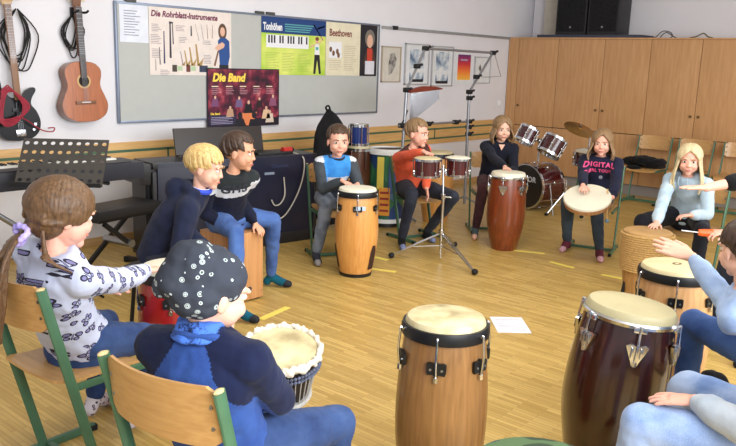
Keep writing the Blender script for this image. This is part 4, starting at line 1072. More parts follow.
def on_piano(p): return Matrix.Translation((4.16, 5.02, 0)) @ Matrix.Rotation(R(-9), 4, 'Z') @ Vector(p)
cab = plain('cable_pale', (190, 186, 176), .6)
c = MB().tube([on_piano(p) for p in ((.60, .10, .795), (.63, -.03, .76), (.62, -.045, .60), (.55, -.045, .42), (.44, -.045, .27), (.36, -.045, .23))], .006)
tag(c.out('cable', cab), 'long pale cable hanging down the back of the digital piano', 'cable')
c = MB().tube([on_piano(p) for p in ((.42, -.035, .60), (.425, -.045, .45), (.38, -.045, .37), (.32, -.045, .36), (.29, -.04, .41))], .006)
tag(c.out('cable', cab), 'short pale cable curling on the back of the digital piano', 'cable')
rd = thing('red_case', 'small red object lying on the top right of the digital piano', 'case', tuple(on_piano((.55, .12, .79))))
MB().cyl((-.05, .0, .028), (.05, .0, .028), .027).out('body', plain('red_plastic', (186, 46, 40), .4), rd)
MB().cyl((.05, .0, .028), (.075, .0, .028), .02).out('cap', black_plastic, rd)
b_ = MB().box(on_piano((.40, .16, .80)), (.36, .2, .022), Matrix.Rotation(R(-9), 3, 'Z'), .004)
tag(b_.out('black_folder', black_plastic), 'flat black folder lying on the digital piano near the red object', 'folder')
# ================================================================ stage piano at far left
t = thing('stage_piano', 'long black stage keyboard with white keys along the left wall', 'keyboard', (2.33, 4.90, .75))
MB().box((0, 0, .06), (1.46, .30, .12), bev=.012).out('body', plain('keyboard_slate', (34, 36, 46), .5), t)
MB().box((-.02, .0, .123), (1.30, .28, .006)).out('panel', black_plastic, t)
MB().box((-.02, .06, .130), (1.24, .13, .012), bev=.001).out('white_keys', plain('ivory_keys', (232, 230, 222), .35), t)
q = MB()
for k in range(52):
    if k % 7 in (2, 6): continue
    q.box((-.62 + k * .0238 + .012, .085, .140), (.012, .08, .010))
q.out('black_keys', black_plastic, t)
t = thing('keyboard_stand', 'grey crossed steel stand under the long black stage keyboard', 'stand', (2.33, 4.90, 0))
for s in (-1, 1):
    MB().cyl((-.46 * s, .10 * s, .02), (.46 * s, .10 * s, .735), .018).out('cross_leg', steel, t)
    MB().cyl((-.46 * s, -.16, .02), (-.46 * s, .16, .02), .018).out('floor_bar', steel, t)
    MB().cyl((.46 * s, -.12, .735), (.46 * s, .12, .735), .016).out('top_bar', black_metal, t)
# music stand with perforated desk
t = thing('music_stand', 'black music stand with perforated desk behind the girl with butterflies', 'music stand', (2.29, 4.46, 0))
desk = bmesh.new()
# build desk as a perforated sheet
NX, NZ, W_, H_ = 10, 5, .52, .33
vs = []; fs = []
cw, chh = W_ / NX, H_ / NZ
D_ = MB()
for i in range(NX):
    for j in range(NZ):
        cx, cz = -W_ / 2 + (i + .5) * cw, (j + .5) * chh
        hr, hz_ = cw * .27, chh * .20
        n = 16; base = []
        inner = [(cx + hr * math.cos(2 * math.pi * k / n), cz + hz_ * math.sin(2 * math.pi * k / n)) for k in range(n)]
        outer = []
        for k in range(n):
            a = 2 * math.pi * k / n; ca, sa = math.cos(a), math.sin(a); s_ = 1 / max(abs(ca), abs(sa))
            outer.append((cx + ca * s_ * cw / 2, cz + sa * s_ * chh / 2))
        for (sy, flip) in ((0, 0), (.003, 1)):
            v_ = [(x, sy, z) for x, z in inner] + [(x, sy, z) for x, z in outer]
            D_.raw(v_, [[k, (k + 1) % n, n + (k + 1) % n, n + k] for k in range(n)])
        D_.raw([(x, 0, z) for x, z in inner] + [(x, .003, z) for x, z in inner], [[k, (k + 1) % n, n + (k + 1) % n, n + k] for k in range(n)])
desk.free()
dm = D_.mesh('desk')
dm.transform(Matrix.Translation((0, -.06, .82)) @ Matrix.Rotation(R(-38), 4, 'X'))
dk_ = link('desk', dm, plain('desk_grey', (72, 68, 64), .45, .3), t)
MB().box((0, -.09, .82), (.53, .05, .006)).box((0, -.114, .83), (.53, .004, .025)).out('ledge', black_metal, t)
MB().cyl((0, .03, .40), (0, .03, .88), .010).out('upper_tube', chrome, t)
MB().cyl((0, .03, .06), (0, .03, .62), .014).out('lower_tube', steel, t)
MB().cyl((0, .03, .58), (0, .03, .63), .02).out('clamp', black_plastic, t)
for k in range(3):
    a = 1.0 + k * 2.094
    MB().tube([(0, .03, .20), (.16 * math.cos(a), .03 + .16 * math.sin(a), .10), (.28 * math.cos(a), .03 + .28 * math.sin(a), .012)], .009).out('leg', black_metal, t)
t.rotation_euler = (0, 0, R(-45))
# folding keyboard bench
t = thing('keyboard_bench', 'black padded bench on crossed black legs under the keyboards', 'bench', (3.03, 5.07, 0), R(12))
MB().box((0, 0, .485), (.62, .30, .07), bev=.02).out('cushion', plain('bench_vinyl', (24, 24, 26), .5, 0, .1, 30), t)
MB().box((0, 0, .44), (.58, .26, .02)).out('seat_board', black_metal, t)
for s in (-1, 1):
    MB().box((0, -.11 * s, .235), (.60, .025, .035), Matrix.Rotation(R(38) * s, 3, 'Y'), .006).out('cross_leg', black_metal, t)
    fbx = MB().box((.24 * s, 0, .028), (.04, .34, .035), bev=.008).out('floor_bar', black_metal, t)
    for q_ in (-1, 1): MB().box((.24 * s, .17 * q_, .022), (.05, .035, .044), bev=.008).out('end_cap', rubber, fbx)
MB().cyl((0, -.14, .235), (0, .14, .235), .03).out('pivot', steel, t)
# cajon
t = thing('cajon', 'wooden box drum with the boy in the lettered sweatshirt sitting on it', 'box drum', (3.22, 3.975, 0))
cj = wood('cajon_ply', (164, 112, 66), (186, 134, 84), 'z', 3, .5)
MB().box((0, .006, .245), (.30, .285, .465), bev=.004).out('body', cj, t)
MB().box((0, -.142, .245), (.298, .008, .463), bev=.002).out('front_plate', wood('cajon_front', (176, 124, 76), (196, 144, 94), 'z', 3, .45), t)
for sx in (-1, 1):
    for sy in (-1, 1): MB().cyl((sx * .12, sy * .11, 0), (sx * .12, sy * .11, .014), .016).out('rubber_foot', rubber, t)
    for z in (.06, .43): MB().cyl((sx * .135, -.145, z), (sx * .135, -.149, z), .005, seg=8).out('screw', steel, t)
# ================================================================ floor items
ptape = plain('tape_yellow', (228, 206, 96), .7, 0, .05)
m, nt, b = nmat('printed_sheet')
vv = coords(nt, (1, 26, 1)); nz = N(nt, 'ShaderNodeTexNoise'); nz.inputs['Scale'].default_value = 2.2
nt.links.new(vv, nz.inputs['Vector']); nt.links.new(ramp(nt, nz.outputs[0], [(0.42, lin((198, 200, 210))), (0.55, lin((232, 232, 240)))]), b.inputs['Base Color'])
t = thing('song_sheet', 'white printed sheet lying on the parquet between the two foreground congas', 'paper', (4.13, 2.33, 0), R(-48))
MB().box((0, 0, .0012), (.21, .30, .0012)).out('sheet', plain('sheet_floor', (226, 226, 236), .8), t)
MB().box((-.0, 0, .0021), (.16, .25, .0004)).out('print', m, t)
for (x, y, L, rz, lab) in ((3.21, 3.53, .30, 12, 'yellow tape strip on the floor beside the wooden box drum'), (5.79, 2.82, .24, -98, 'yellow tape strip on the floor left of the frame drum girl'), (5.75, 2.35, .20, -88, 'yellow tape strip on the floor beside the rope-wrapped drum'), (5.98, 3.25, .30, -68, 'yellow tape strip on the floor right of the red-brown conga'), (4.53, 3.75, .26, -70, 'yellow tape strip on the floor just right of the honey coloured conga'), (4.81, 4.01, .20, -90, 'yellow tape strip on the floor behind the foot of the small drum stand')):
    o = MB().box((0, 0, .0008), (L, .05, .001)).out('tape_strip', ptape); o.location = (x, y, 0); o.rotation_euler = (0, 0, R(rz))
    tag(o, lab, 'tape', 'yellow tape marks on the parquet')
g = MB()
for k in range(6): g.ell((3.34 + .02 * random.uniform(-1, 1), .86 + .02 * random.uniform(-1, 1), .06 + .05 * k), (.06, .06, .05))
g.tube([(3.38, .86, .2), (3.42, .82, .16), (3.40, .82, .08), (3.36, .84, .05)], .010)
tag(link('shoulder_bag', remesh(g, .01, 4, .02, .05), black_cloth), 'black cloth bag with a loop strap standing behind the dark conga', 'bag')

# ================================================================ people
from mathutils.bvhtree import BVHTree
def skin_mat(n, c):
    return plain('skin_' + n, c, .55, 0, .06, 18, .02)
def hair_mat(n, c1, c2):
    k = 'hair_' + n
    if k in MATS: return MATS[k]
    m, nt, b = nmat(k)
    v = coords(nt, (150, 150, 14)); nz = N(nt, 'ShaderNodeTexNoise'); nz.inputs['Scale'].default_value = 1; nz.inputs['Detail'].default_value = 3
    nt.links.new(v, nz.inputs['Vector'])
    nt.links.new(ramp(nt, nz.outputs[0], [(0.3, lin(c1)), (0.7, lin(c2))]), b.inputs['Base Color'])
    b.inputs['Roughness'].default_value = .5; b.inputs['Specular IOR Level'].default_value = .4
    bump(nt, b, nz.outputs[0], .15, .003)
    MATS[k] = m
    return m
EYE_W = plain('eye_white', (226, 222, 216), .3, 0, .01); IRIS = plain('iris_dark', (46, 34, 26), .25, 0, .02); LIP = plain('lip', (176, 98, 92), .5, 0, .04); BROW_D = plain('brow_dark', (62, 46, 36), .8); BROW_L = plain('brow_light', (140, 108, 72), .8)
def ik(a, b, l1, l2, pole):
    d = b - a; L = d.length; dn = d / L
    if L > (l1 + l2) * .985: return a + d * (l1 / (l1 + l2)) + (pole - dn * pole.dot(dn)).normalized() * .02
    x = (l1 * l1 - l2 * l2 + L * L) / (2 * L); h = math.sqrt(max(0.0, l1 * l1 - x * x))
    return a + dn * x + (pole - dn * pole.dot(dn)).normalized() * h
def hand(mb, W, d, n, side, s, curl=.25, spread=1.0):
    d = d.normalized(); n = (n - d * n.dot(d)).normalized(); th = d.cross(n) * side
    k = .85 * s
    mb.rings([(W - d * .01, th * .020 * k, n * .017 * k), (W + d * .02 * k, th * .026 * k, n * .016 * k), (W + d * .05 * k, th * .036 * k, n * .014 * k), (W + d * .078 * k, th * .036 * k, n * .011 * k)], 12)
    for o, L in ((.030, .066), (.0105, .076), (-.0095, .070), (-.029, .054)):
        b_ = W + d * (.072 - abs(o) * .25) * k + th * o * k
        dirv = (d + th * o * 4.5 * spread).normalized(); pts = [b_]; a = curl * .4
        for q, seg in enumerate((.42, .33, .25)):
            dd = dirv * math.cos(a) + n * math.sin(a); pts.append(pts[-1] + dd * L * seg * k); a += curl
        mb.limb(pts, [.0088 * k, .0086 * k, .0078 * k, .0066 * k], 8)
    b_ = W + d * .018 * k + th * .020 * k; d1 = (d * .62 + th * .75 + n * .25).normalized(); d2 = (d * .85 + th * .42 + n * .25).normalized()
    mb.limb([b_, b_ + d1 * .034 * k, b_ + d1 * .034 * k + d2 * .028 * k, b_ + d1 * .034 * k + d2 * .048 * k], [.0125 * k, .0105 * k, .0095 * k, .0075 * k], 8)
def head_frame(c, yaw, pitch, roll=0.0, s=1.0):
    f = Vector((math.cos(yaw) * math.cos(pitch), math.sin(yaw) * math.cos(pitch), -math.sin(pitch)))
    r = Vector((math.sin(yaw), -math.cos(yaw), 0)); u = r.cross(f)
    if roll: r, u = r * math.cos(roll) + u * math.sin(roll), u * math.cos(roll) - r * math.sin(roll)
    return Matrix(((r.x * s, f.x * s, u.x * s, c.x), (r.y * s, f.y * s, u.y * s, c.y), (r.z * s, f.z * s, u.z * s, c.z), (0, 0, 0, 1)))
def add_head(mb, M):
    M3 = M.to_3x3()
    E = lambda c, r: mb.ell(M @ Vector(c), r, M3, 18, 12)
    E((0, -.010, .026), (.071, .089, .080)); E((0, .022, -.022), (.058, .064, .074)); E((0, .022, -.052), (.048, .048, .044))
    for q in (-1, 1): E((q * .032, .031, -.038), (.030, .036, .037))
    E((0, .058, -.082), (.020, .020, .019))
    for q in (-1, 1):
        E((q * .030, .056, -.030), (.026, .026, .024)); E((q * .070, -.006, -.012), (.007, .015, .024)); E((q * .030, .074, .018), (.024, .012, .008))
    k = M.median_scale
    mb.limb([M @ Vector((0, .080, .006)), M @ Vector((0, .0865, -.016)), M @ Vector((0, .0895, -.0255))], [.0055 * k, .0075 * k, .0092 * k], 10)
    for q in (-1, 1): E((q * .0095, .083, -.0275), (.007, .009, .006))
    E((0, .073, -.0525), (.021, .012, .0075)); E((0, .071, -.0635), (.018, .012, .008))
def face_parts(par, M, off, brow):
    M3 = M.to_3x3().normalized(); s = M.median_scale
    for q in (-1, 1):
        c = M @ Vector((q * .029, .0695, .002)); e = MB().ell(c, (.0135 * s, .0092 * s, .0115 * s), M3 @ Matrix.Rotation(R(-90), 3, 'X'), 16, 12)
        me = e.mesh('eye'); f = M3 @ Vector((0, 1, 0))
        for m_ in (EYE_W, IRIS): me.materials.append(m_)
        for p in me.polygons:
            if (p.center - c).normalized().dot(f) > .80: p.material_index = 1
            p.use_smooth = True
        me.transform(Matrix.Translation(-off)); o = bpy.data.objects.new('eye', me); COL.objects.link(o); o.parent = par
        b = MB().tube([M @ Vector((q * .014, .089, .018)), M @ Vector((q * .030, .0885, .024)), M @ Vector((q * .046, .078, .019))], .0034 * s, 6, 3); b.out('eyebrow', brow, par, off)
    MB().tube([M @ Vector((-.019, .0775, -.0575)), M @ Vector((-.009, .0828, -.0570)), M @ Vector((0, .0838, -.0578)), M @ Vector((.009, .0828, -.0570)), M @ Vector((.019, .0775, -.0575))], lambda t: (.0015 + .0038 * math.sin(math.pi * t)) * s, 8, 3).out('mouth', LIP, par, off)
HC, HR = Vector((0, -.010, .026)), Vector((.077, .095, .086))
def hp(d, k=1.0):
    d = Vector(d).normalized(); return HC + Vector((d.x * HR.x, d.y * HR.y, d.z * HR.z)) * k
def slerp(a, b, t):
    a = Vector(a).normalized(); b = Vector(b).normalized(); o = a.angle(b)
    if o < 1e-4: return a
    return (a * math.sin((1 - t) * o) + b * math.sin(t * o)) / math.sin(o)
def hair(par, M, off, style, mat, seed=1, length=.2, vox=.0042, name='hair'):
    rnd = random.Random(seed); mb = MB(); M3 = M.to_3x3(); s = M.median_scale
    mb.ell(M @ Vector((0, -.020, .034)), (.0745, .084, .082), M3, 20, 14)
    if style == 'pony': mb.ell(M @ Vector((0, -.042, -.018)), (.069, .055, .06), M3, 18, 12)
    def strand(pts, r0, r1): mb.tube([M @ Vector(p) for p in pts], lambda t: (r0 + (r1 - r0) * t) * s, 7, 2)
    if style in ('short', 'bowl'):
        w = (rnd.uniform(-.1, .1), -.35, .94); low = style == 'bowl'
        for k in range(72):
            az = R(k * 5) + rnd.uniform(-.04, .04); d = abs((math.degrees(az) + 180) % 360 - 180)
            ez = (.50 if not low else .22) if d < 52 else (-.02 if not low else -.22) if d < 110 else (-.55 if not low else -.5)
            ez += rnd.uniform(-.12, .10)
            if 60 < d < 100 and not low: ez = max(ez, -.05)
            e = (math.sin(az), math.cos(az), ez)
            sk = rnd.uniform(.0, .14)
            pts = [hp(slerp(w, e, t / 6), .985 + .05 * math.sin(math.pi * t / 6) + sk * .35 * (t / 6) ** 2) for t in range(7)]
            strand(pts, .011, .0035)
    else:
        for side in (-1, 1):
            for k in range(26):
                q = k / 25
                t0 = R(48 - 120 * q); st = (side * .04, math.sin(t0), math.cos(t0))
                fz = 1 if q < .3 else 0
                aw = R(36 - 124 * q) if style != 'pony' else R(30 - 118 * q)
                e = (side * math.cos(aw * .98) , math.sin(aw) , -.20)
                if style == 'pony':
                    tip = Vector((0, -.100, -.062)); mid = hp((side * math.cos(aw), math.sin(aw), -.46 if q < .6 else -.2), 1.03)
                    pts = [hp(slerp(st, (side * math.cos(aw), math.sin(aw), -.46 if q < .6 else -.2), t / 5), 1.0 + .03 * math.sin(math.pi * t / 5)) for t in range(6)]
                    m2 = hp((side * max(.25, math.cos(aw) * .6), -.80, -.50), 1.02)
                    pts += [mid.lerp(m2, .55) + Vector((side * .012, 0, -.006)), m2, tip]
                    strand(pts, .012, .009)
                else:
                    pts = [hp(slerp(st, e, t / 6), 1.0 + .045 * math.sin(math.pi * t / 7) + rnd.uniform(0, .015)) for t in range(7)]
                    L = length * rnd.uniform(.86, 1.05) - .03; p = pts[-1]
                    fr_ = max(0, 1 - q * 2.2); out = Vector((side * (.016 + .016 * fr_), -.014 + .040 * fr_, 0))
                    inn = rnd.uniform(-.006, .010)
                    pts += [p + out * .6 + Vector((0, 0, -L * .35)), p + out + Vector((side * inn, inn, -L * .7)), p + out * .6 + Vector((side * inn * .6, inn * 2, -L))]
                    strand(pts, .012, .0055)
        if style == 'fringe':
            for k in range(13):
                x = -1 + 2 * k / 12; st = (x * .15, .45, .9); e = (x * .72, .92, .18 + rnd.uniform(-.05, .05))
                strand([hp(slerp(st, e, t / 4), 1.02 + .03 * t / 4) for t in range(5)], .011, .006)
    me = remesh(mb, vox, 1, .005, .02)
    me.transform(Matrix.Translation(-off))
    return link(name, me, mat, par, 0)
def garment(par, name, mb, vox, mats, off, disp=.016, ds=.07, it=5, zone=None):
    me = remesh(mb, vox, it, disp, ds)
    if zone:
        for p in me.polygons: p.material_index = zone(p.center)
    me.transform(Matrix.Translation(-off))
    return link(name, me, mats, par, 0)
def decal(par, shirt, off, text, size, C, ex, ey, f, mat, bold=.0015, name='chest_lettering'):
    me = text_mesh(text, size, 'CENTER', bold, 0.0, 0.0, 1.15)
    bm = bmesh.new(); bm.from_mesh(me)
    bmesh.ops.subdivide_edges(bm, edges=[e for e in bm.edges if e.calc_length() > size * .12], cuts=2)
    bmesh.ops.triangulate(bm, faces=bm.faces)
    sm = shirt.data; bvh = BVHTree.FromPolygons([v.co.copy() for v in sm.vertices], [tuple(p.vertices) for p in sm.polygons])
    last = None
    for v in bm.verts:
        P = C - off + ex * v.co.x + ey * v.co.y + f * .3
        h = bvh.ray_cast(P, -f)
        if h[0] is not None: v.co = h[0] + f * .0035; last = v.co.copy()
        else: v.co = P - f * .3
    bm.to_mesh(me); bm.free()
    return link(name, me, mat, par, 0, False)

def person(name, label, hip, head, yaw, hy, hpitch, skin, hands, feet, top, legs, hairdef=None, s=.93, hs=1.0, syaw=None, knees=None, vox=.0045, foot=None, hroll=0.0, brow=None, zone=None, topvox=.008, collar=None, group=None, neck=.108, poles=None, elen=(.245, .22), slk=1.0, belly=1.0):
    off = Vector((hip[0], hip[1], 0)); H = Vector(hip); HD = Vector(head)
    root = thing(name, label, 'person', off, 0, group)
    yaw = R(yaw); sy = R(syaw) if syaw is not None else yaw
    f0 = Vector((math.cos(yaw), math.sin(yaw), 0)); r0 = Vector((math.sin(yaw), -math.cos(yaw), 0))
    f1 = Vector((math.cos(sy), math.sin(sy), 0)); r1 = Vector((math.sin(sy), -math.cos(sy), 0))
    M = head_frame(HD, R(hy), R(hpitch), R(hroll), hs)
    fh = M.to_3x3() @ Vector((0, 1, 0))
    NB = HD - Vector((0, 0, neck * hs)) - Vector((fh.x, fh.y, 0)) * .030
    sp = NB - H; sl = sp.length; sd = sp.normalized()
    bow = -(f0 + f1).normalized() * .045 * s         # rounded sitting back
    def spine(t): return H + sp * t + bow * math.sin(math.pi * min(1, t * 1.05))
    def fr(t):
        r = (r0 * (1 - t) + r1 * t).normalized(); r = (r - sd * r.dot(sd)).normalized(); return r, sd.cross(r) * 1.0
    SC = spine(.86)
    rs, fs_ = fr(.86)
    sh = {q: SC + rs * q * .142 * s + Vector((0, 0, -.012)) for q in (1, -1)}
    hipj = {q: H + r0 * q * .078 * s + Vector((0, 0, .0)) for q in (1, -1)}
    P = {}
    for q, hd_ in zip((1, -1), hands):
        W = Vector(hd_['p']); pole = Vector(hd_.get('pole', (0, 0, -1))) + rs * q * hd_.get('out', .5) - f1 * .35
        P['el', q] = Vector(hd_['el']) if 'el' in hd_ else ik(sh[q], W, elen[0] * s, elen[1] * s, pole); P['w', q] = W
    for i, (q, ft) in enumerate(zip((1, -1), feet)):
        A = Vector((ft[0], ft[1], ft[3] if len(ft) > 3 else .075)); ty = R(ft[2])
        kp = Vector((0, 0, 1)) * .9 + f0 * .8 + r0 * q * .25
        if knees and knees[i] is not None: K = Vector(knees[i])
        else: K = ik(hipj[q], A, .375 * s, .37 * s, kp)
        P['k', q] = K; P['a', q] = A; P['t', q] = Vector((math.cos(ty), math.sin(ty), 0))
    # ---- body, one continuous skin
    mb = MB()
    def torso(mb_, g, t0=0.0, low=0.0):
        prof = ((-.12, .128, .105), (0.0, .140, .112), (.22, .128, .100), (.45, .130, .100), (.66, .146, .100), (.82, .148, .088), (.92, .112, .070), (1.0, .062, .056))
        rr = []
        for t, a, b in prof:
            r, f = fr(max(0, min(1, t))); c = spine(t) if t >= 0 else H + sp * t
            bb = b * (belly if t < .6 else 1)
            rr.append((c, r * (a * s * g[0] + g[1]), f * (bb * s * g[0] + g[1])))
        mb_.rings(rr, 22)
    torso(mb, (.86, -.004))
    mb.limb([spine(.9), NB, HD + M.to_3x3() @ Vector((0, -.012, -.05))], [.055 * s, .039 * s, .038 * s])
    add_head(mb, M)
    for q, hd_ in zip((1, -1), hands):
        e, W = P['el', q], P['w', q]
        mb.limb([SC + rs * q * .07 * s, sh[q], sh[q].lerp(e, .5), e], [.05 * s, .042 * s, .036 * s, .030 * s]); mb.limb([e, e.lerp(W, .3), W], [.030 * s, .031 * s, .0205 * s])
        hand(mb, W, Vector(hd_['d']), Vector(hd_['n']), q, s * hd_.get('k', 1), hd_.get('curl', .25), hd_.get('spread', 1))
        K, A = P['k', q], P['a', q]
        mb.limb([hipj[q], hipj[q].lerp(K, .5), K], [.072 * s, .060 * s, .045 * s]); mb.limb([K, K.lerp(A, .35), A], [.045 * s, .044 * s, .028 * s])
        t = P['t', q]
        mb.limb([A, A + t * .07 * s + Vector((0, 0, -.035 * s)), A + t * .125 * s + Vector((0, 0, -.05 * s))], [.030 * s, .028 * s, .02 * s]); mb.limb([A, A - t * .03 * s + Vector((0, 0, -.043 * s))], [.028 * s, .026 * s])
    me = remesh(mb, vox, 3); me.transform(Matrix.Translation(-off))
    body = link('body', me, skin, root, 0)
    face_parts(root, M, off, brow or BROW_D)
    # ---- top
    tb = MB(); torso(tb, (1.0, .012))
    rr, ff = fr(0)
    for q in (1, -1):
        e, W = P['el', q], P['w', q]; W2 = W.lerp(e, .10 + (top.get('cuff', 0)))
        tb.limb([SC + rs * q * .06 * s, sh[q], sh[q].lerp(e, .5), e], [.062 * s, .060 * s * slk, .053 * s * slk, .047 * s * slk]); tb.limb([e, e.lerp(W, .45), e.lerp(W2, .85), W2], [.047 * s * slk, .045 * s * slk, .040 * s * slk, .032 * s * slk])
    if top.get('hood'):
        bk = -fs_
        if fs_.dot(f1) < 0: bk = fs_
        for q in range(-4, 5):
            a = q * .36; c = spine(.97) + (bk * math.cos(a) * .075 + rs * math.sin(a) * .082) * s + Vector((0, 0, -.008 + .01 * abs(q) / 4)); tb.ell(c, (.036 * s, .036 * s, .034 * s))
        tb.ell(spine(.86) + bk * .092 * s, (.07 * s, .07 * s, .075 * s))
    def zf(p):
        rel = p - H; t = rel.dot(sp) / (sl * sl); c = spine(max(0, min(1, t))); lat = (p - c).dot(rs); fw = (p - c).dot(f1)
        arm = abs(lat) > .118 * s
        for q in (1, -1):
            e, W = P['el', q], P['w', q]; v = W - e; k = max(0, min(1, (p - e).dot(v) / v.dot(v)))
            if (p - e - v * k).length < .06 * s and (abs(lat) > .1 * s or fw > .13 * s): arm = True
        return zone(t, lat / s, fw / s, arm) if zone else 0
    shirt = garment(root, top.get('name', 'sweatshirt'), tb, topvox, top['mat'], off, top.get('disp', .016), top.get('ds', .07), 4, zf if zone else None)
    # ---- legs
    lb = MB()
    lb.rings([(H + sp * .10, rr * (.142 * s + .004), ff * (.112 * s + .004)), (H, rr * .150 * s, ff * .122 * s), (H - Vector((0, 0, .055 * s)), rr * .145 * s, ff * .12 * s), (H - Vector((0, 0, .075 * s)), rr * .12 * s, ff * .1 * s)], 20)
    g = legs.get('fit', 1.0)
    for q in (1, -1):
        K, A = P['k', q], P['a', q]; A2 = A.lerp(K, legs.get('hem', .08))
        lb.limb([hipj[q], hipj[q].lerp(K, .5), K], [.084 * s * g, .073 * s * g, .056 * s * g]); lb.limb([K, K.lerp(A2, .4), A2], [.056 * s * g, .054 * s * g, .041 * s * g])
    garment(root, legs.get('name', 'jeans'), lb, topvox, legs['mat'], off, legs.get('disp', .014), .06, 4)
    # ---- socks or shoes
    if foot:
        for q in (1, -1):
            A, t = P['a', q], P['t', q]; fb = MB(); g = foot.get('fit', 1.0)
            fb.limb([A + (P['k', q] - A).normalized() * .10 * s, A, A + t * .07 * s + Vector((0, 0, -.036 * s)), A + t * .135 * s + Vector((0, 0, -.048 * s))], [.036 * s, .036 * s * g, .034 * s * g, .025 * s * g]); fb.limb([A, A - t * .033 * s + Vector((0, 0, -.042 * s))], [.034 * s * g, .031 * s * g])
            fo = garment(root, foot.get('name', 'sock'), fb, .006, foot['mat'], off, .003, .03, 3)
            if foot.get('tip'):
                tb2 = MB().limb([A + t * .115 * s + Vector((0, 0, -.047 * s)), A + t * .14 * s + Vector((0, 0, -.049 * s))], [.0305 * s * g, .026 * s * g])
                garment(fo, 'toe_cap', tb2, .005, foot['tip'], off, 0, .03, 2)
    if collar:
        cm = MB(); n_ = 24
        pts = [spine(.985) + (rs * math.cos(2 * math.pi * k / n_) * .066 + f1 * math.sin(2 * math.pi * k / n_) * .062) * s + Vector((0, 0, -.018 * math.sin(2 * math.pi * k / n_) + collar.get('dz', 0))) for k in range(n_ + 1)]
        cm.tube(pts, collar.get('r', .010), 8, 1); cm.out(collar.get('name', 'collar'), collar['mat'], shirt, off)
    if hairdef: hair(root, M, off, **hairdef)
    return dict(root=root, M=M, off=off, shirt=shirt, spine=spine, f1=f1, rs=rs, sd=sd, SC=SC, P=P, s=s)
denim = fabric('denim_blue', (58, 80, 124), (34, 50, 88), 7, 320)
denim_dark = fabric('denim_dark', (50, 54, 66), (30, 32, 42), 7, 320)
denim_grey = fabric('denim_grey', (116, 124, 136), (66, 72, 86), 6, 320, lo=.4, hi=.6)
denim_mid = fabric('denim_mid', (84, 116, 176), (56, 82, 140), 6, 320)
denim_light = fabric('denim_light', (166, 186, 222), (108, 136, 186), 5, 320, lo=.38, hi=.62)
skin_a = skin_mat('fair', (222, 172, 148)); skin_b = skin_mat('rosy', (226, 168, 146)); skin_c = skin_mat('warm', (206, 152, 122))
h_brown = hair_mat('brown', (76, 54, 36), (112, 82, 54)); h_dark = hair_mat('dark', (42, 30, 24), (80, 58, 44)); h_blond = hair_mat('blond', (168, 130, 72), (226, 196, 134)); h_sand = hair_mat('sandy', (112, 86, 60), (152, 122, 86)); h_pale = hair_mat('pale_blond', (176, 156, 116), (222, 204, 164))
DN = (0, 0, -1)
def Hn(p, d, n=DN, **k): return dict(p=p, d=d, n=n, **k)

# girl in butterfly sweatshirt
butterfly = butterfly_cloth('butterfly_print', (188, 194, 216), (46, 42, 56), (126, 124, 168), 12.5)
dots = spots('dotted_sock', (206, 196, 200), (70, 58, 74), 55, .30, True, (70, 58, 74))
p = person('person', 'girl with a low ponytail in a butterfly-printed sweatshirt, reaching for the red drum', (1.42, 2.69, .52), (1.31, 2.56, 1.040), 6, -8, 10, skin_b,
    [Hn((1.76, 2.735, .715), (.95, .2, -.05)), Hn((1.66, 2.93, .62), (.9, -.3, -.1))], [(1.72, 2.79, 12), (1.66, 3.03, 20)],
    dict(mat=butterfly, disp=.02), dict(mat=denim), dict(style='pony', mat=h_brown, seed=2), s=1.0, neck=.10, hs=1.17, brow=BROW_L, foot=dict(mat=dots, name='sock'), topvox=.007)
M_, off_ = p['M'], p['off']
mb = MB(); rnd = random.Random(4)
for k in range(26):
    a = rnd.uniform(0, 6.28); q = rnd.uniform(0, .02)
    b_ = Vector((q * math.cos(a), -.108 + q * .4 * math.sin(a), -.066)); L = rnd.uniform(.18, .25); sx = rnd.uniform(-.02, .02)
    mb.tube([M_ @ (b_), M_ @ (b_ + Vector((q * math.cos(a) + sx * .4, -.030, -.03))), M_ @ (b_ + Vector((2.2 * q * math.cos(a) + sx, -.048 + q * math.sin(a), -.10))), M_ @ (b_ + Vector((1.8 * q * math.cos(a) + sx, -.040 + q * math.sin(a), -.10 - L * .5))), M_ @ (b_ + Vector((q * math.cos(a) * .7 + sx, -.030, -.08 - L)))], lambda t: .0095 * (1 - .6 * t), 7, 3)
for k in range(8):
    mb.tube([M_ @ Vector((.05, -.07, -.04)), M_ @ Vector((.058, -.06, -.09 - .003 * k)), M_ @ Vector((.062 + .005 * k, -.045 - .004 * k, -.12)), M_ @ Vector((.075 + .006 * k, -.02 + .006 * k, -.145 - .002 * k))], lambda t: .008 * (1 - .5 * t), 7, 3)
me = remesh(mb, .005, 1, .006, .02); me.transform(Matrix.Translation(-off_)); link('ponytail', me, h_brown, p['root'], 0)
mb = MB()
for k in range(14):
    a = 2 * math.pi * k / 14; mb.ell(M_ @ Vector((.027 * math.cos(a), -.112 + .012 * math.sin(a * 2), -.068 + .027 * math.sin(a))), rnd.uniform(.011, .015))
me = remesh(mb, .004, 1, .008, .015); me.transform(Matrix.Translation(-off_))
link('hair_tie', me, fabric('scrunchie', (196, 178, 226), (140, 128, 200), 30), p['root'], 0)
mb = MB()
for (dx, dy) in ((.20, -.075), (.26, -.04)): mb.ell((dx, dy, .595), (.03, .018, .006))

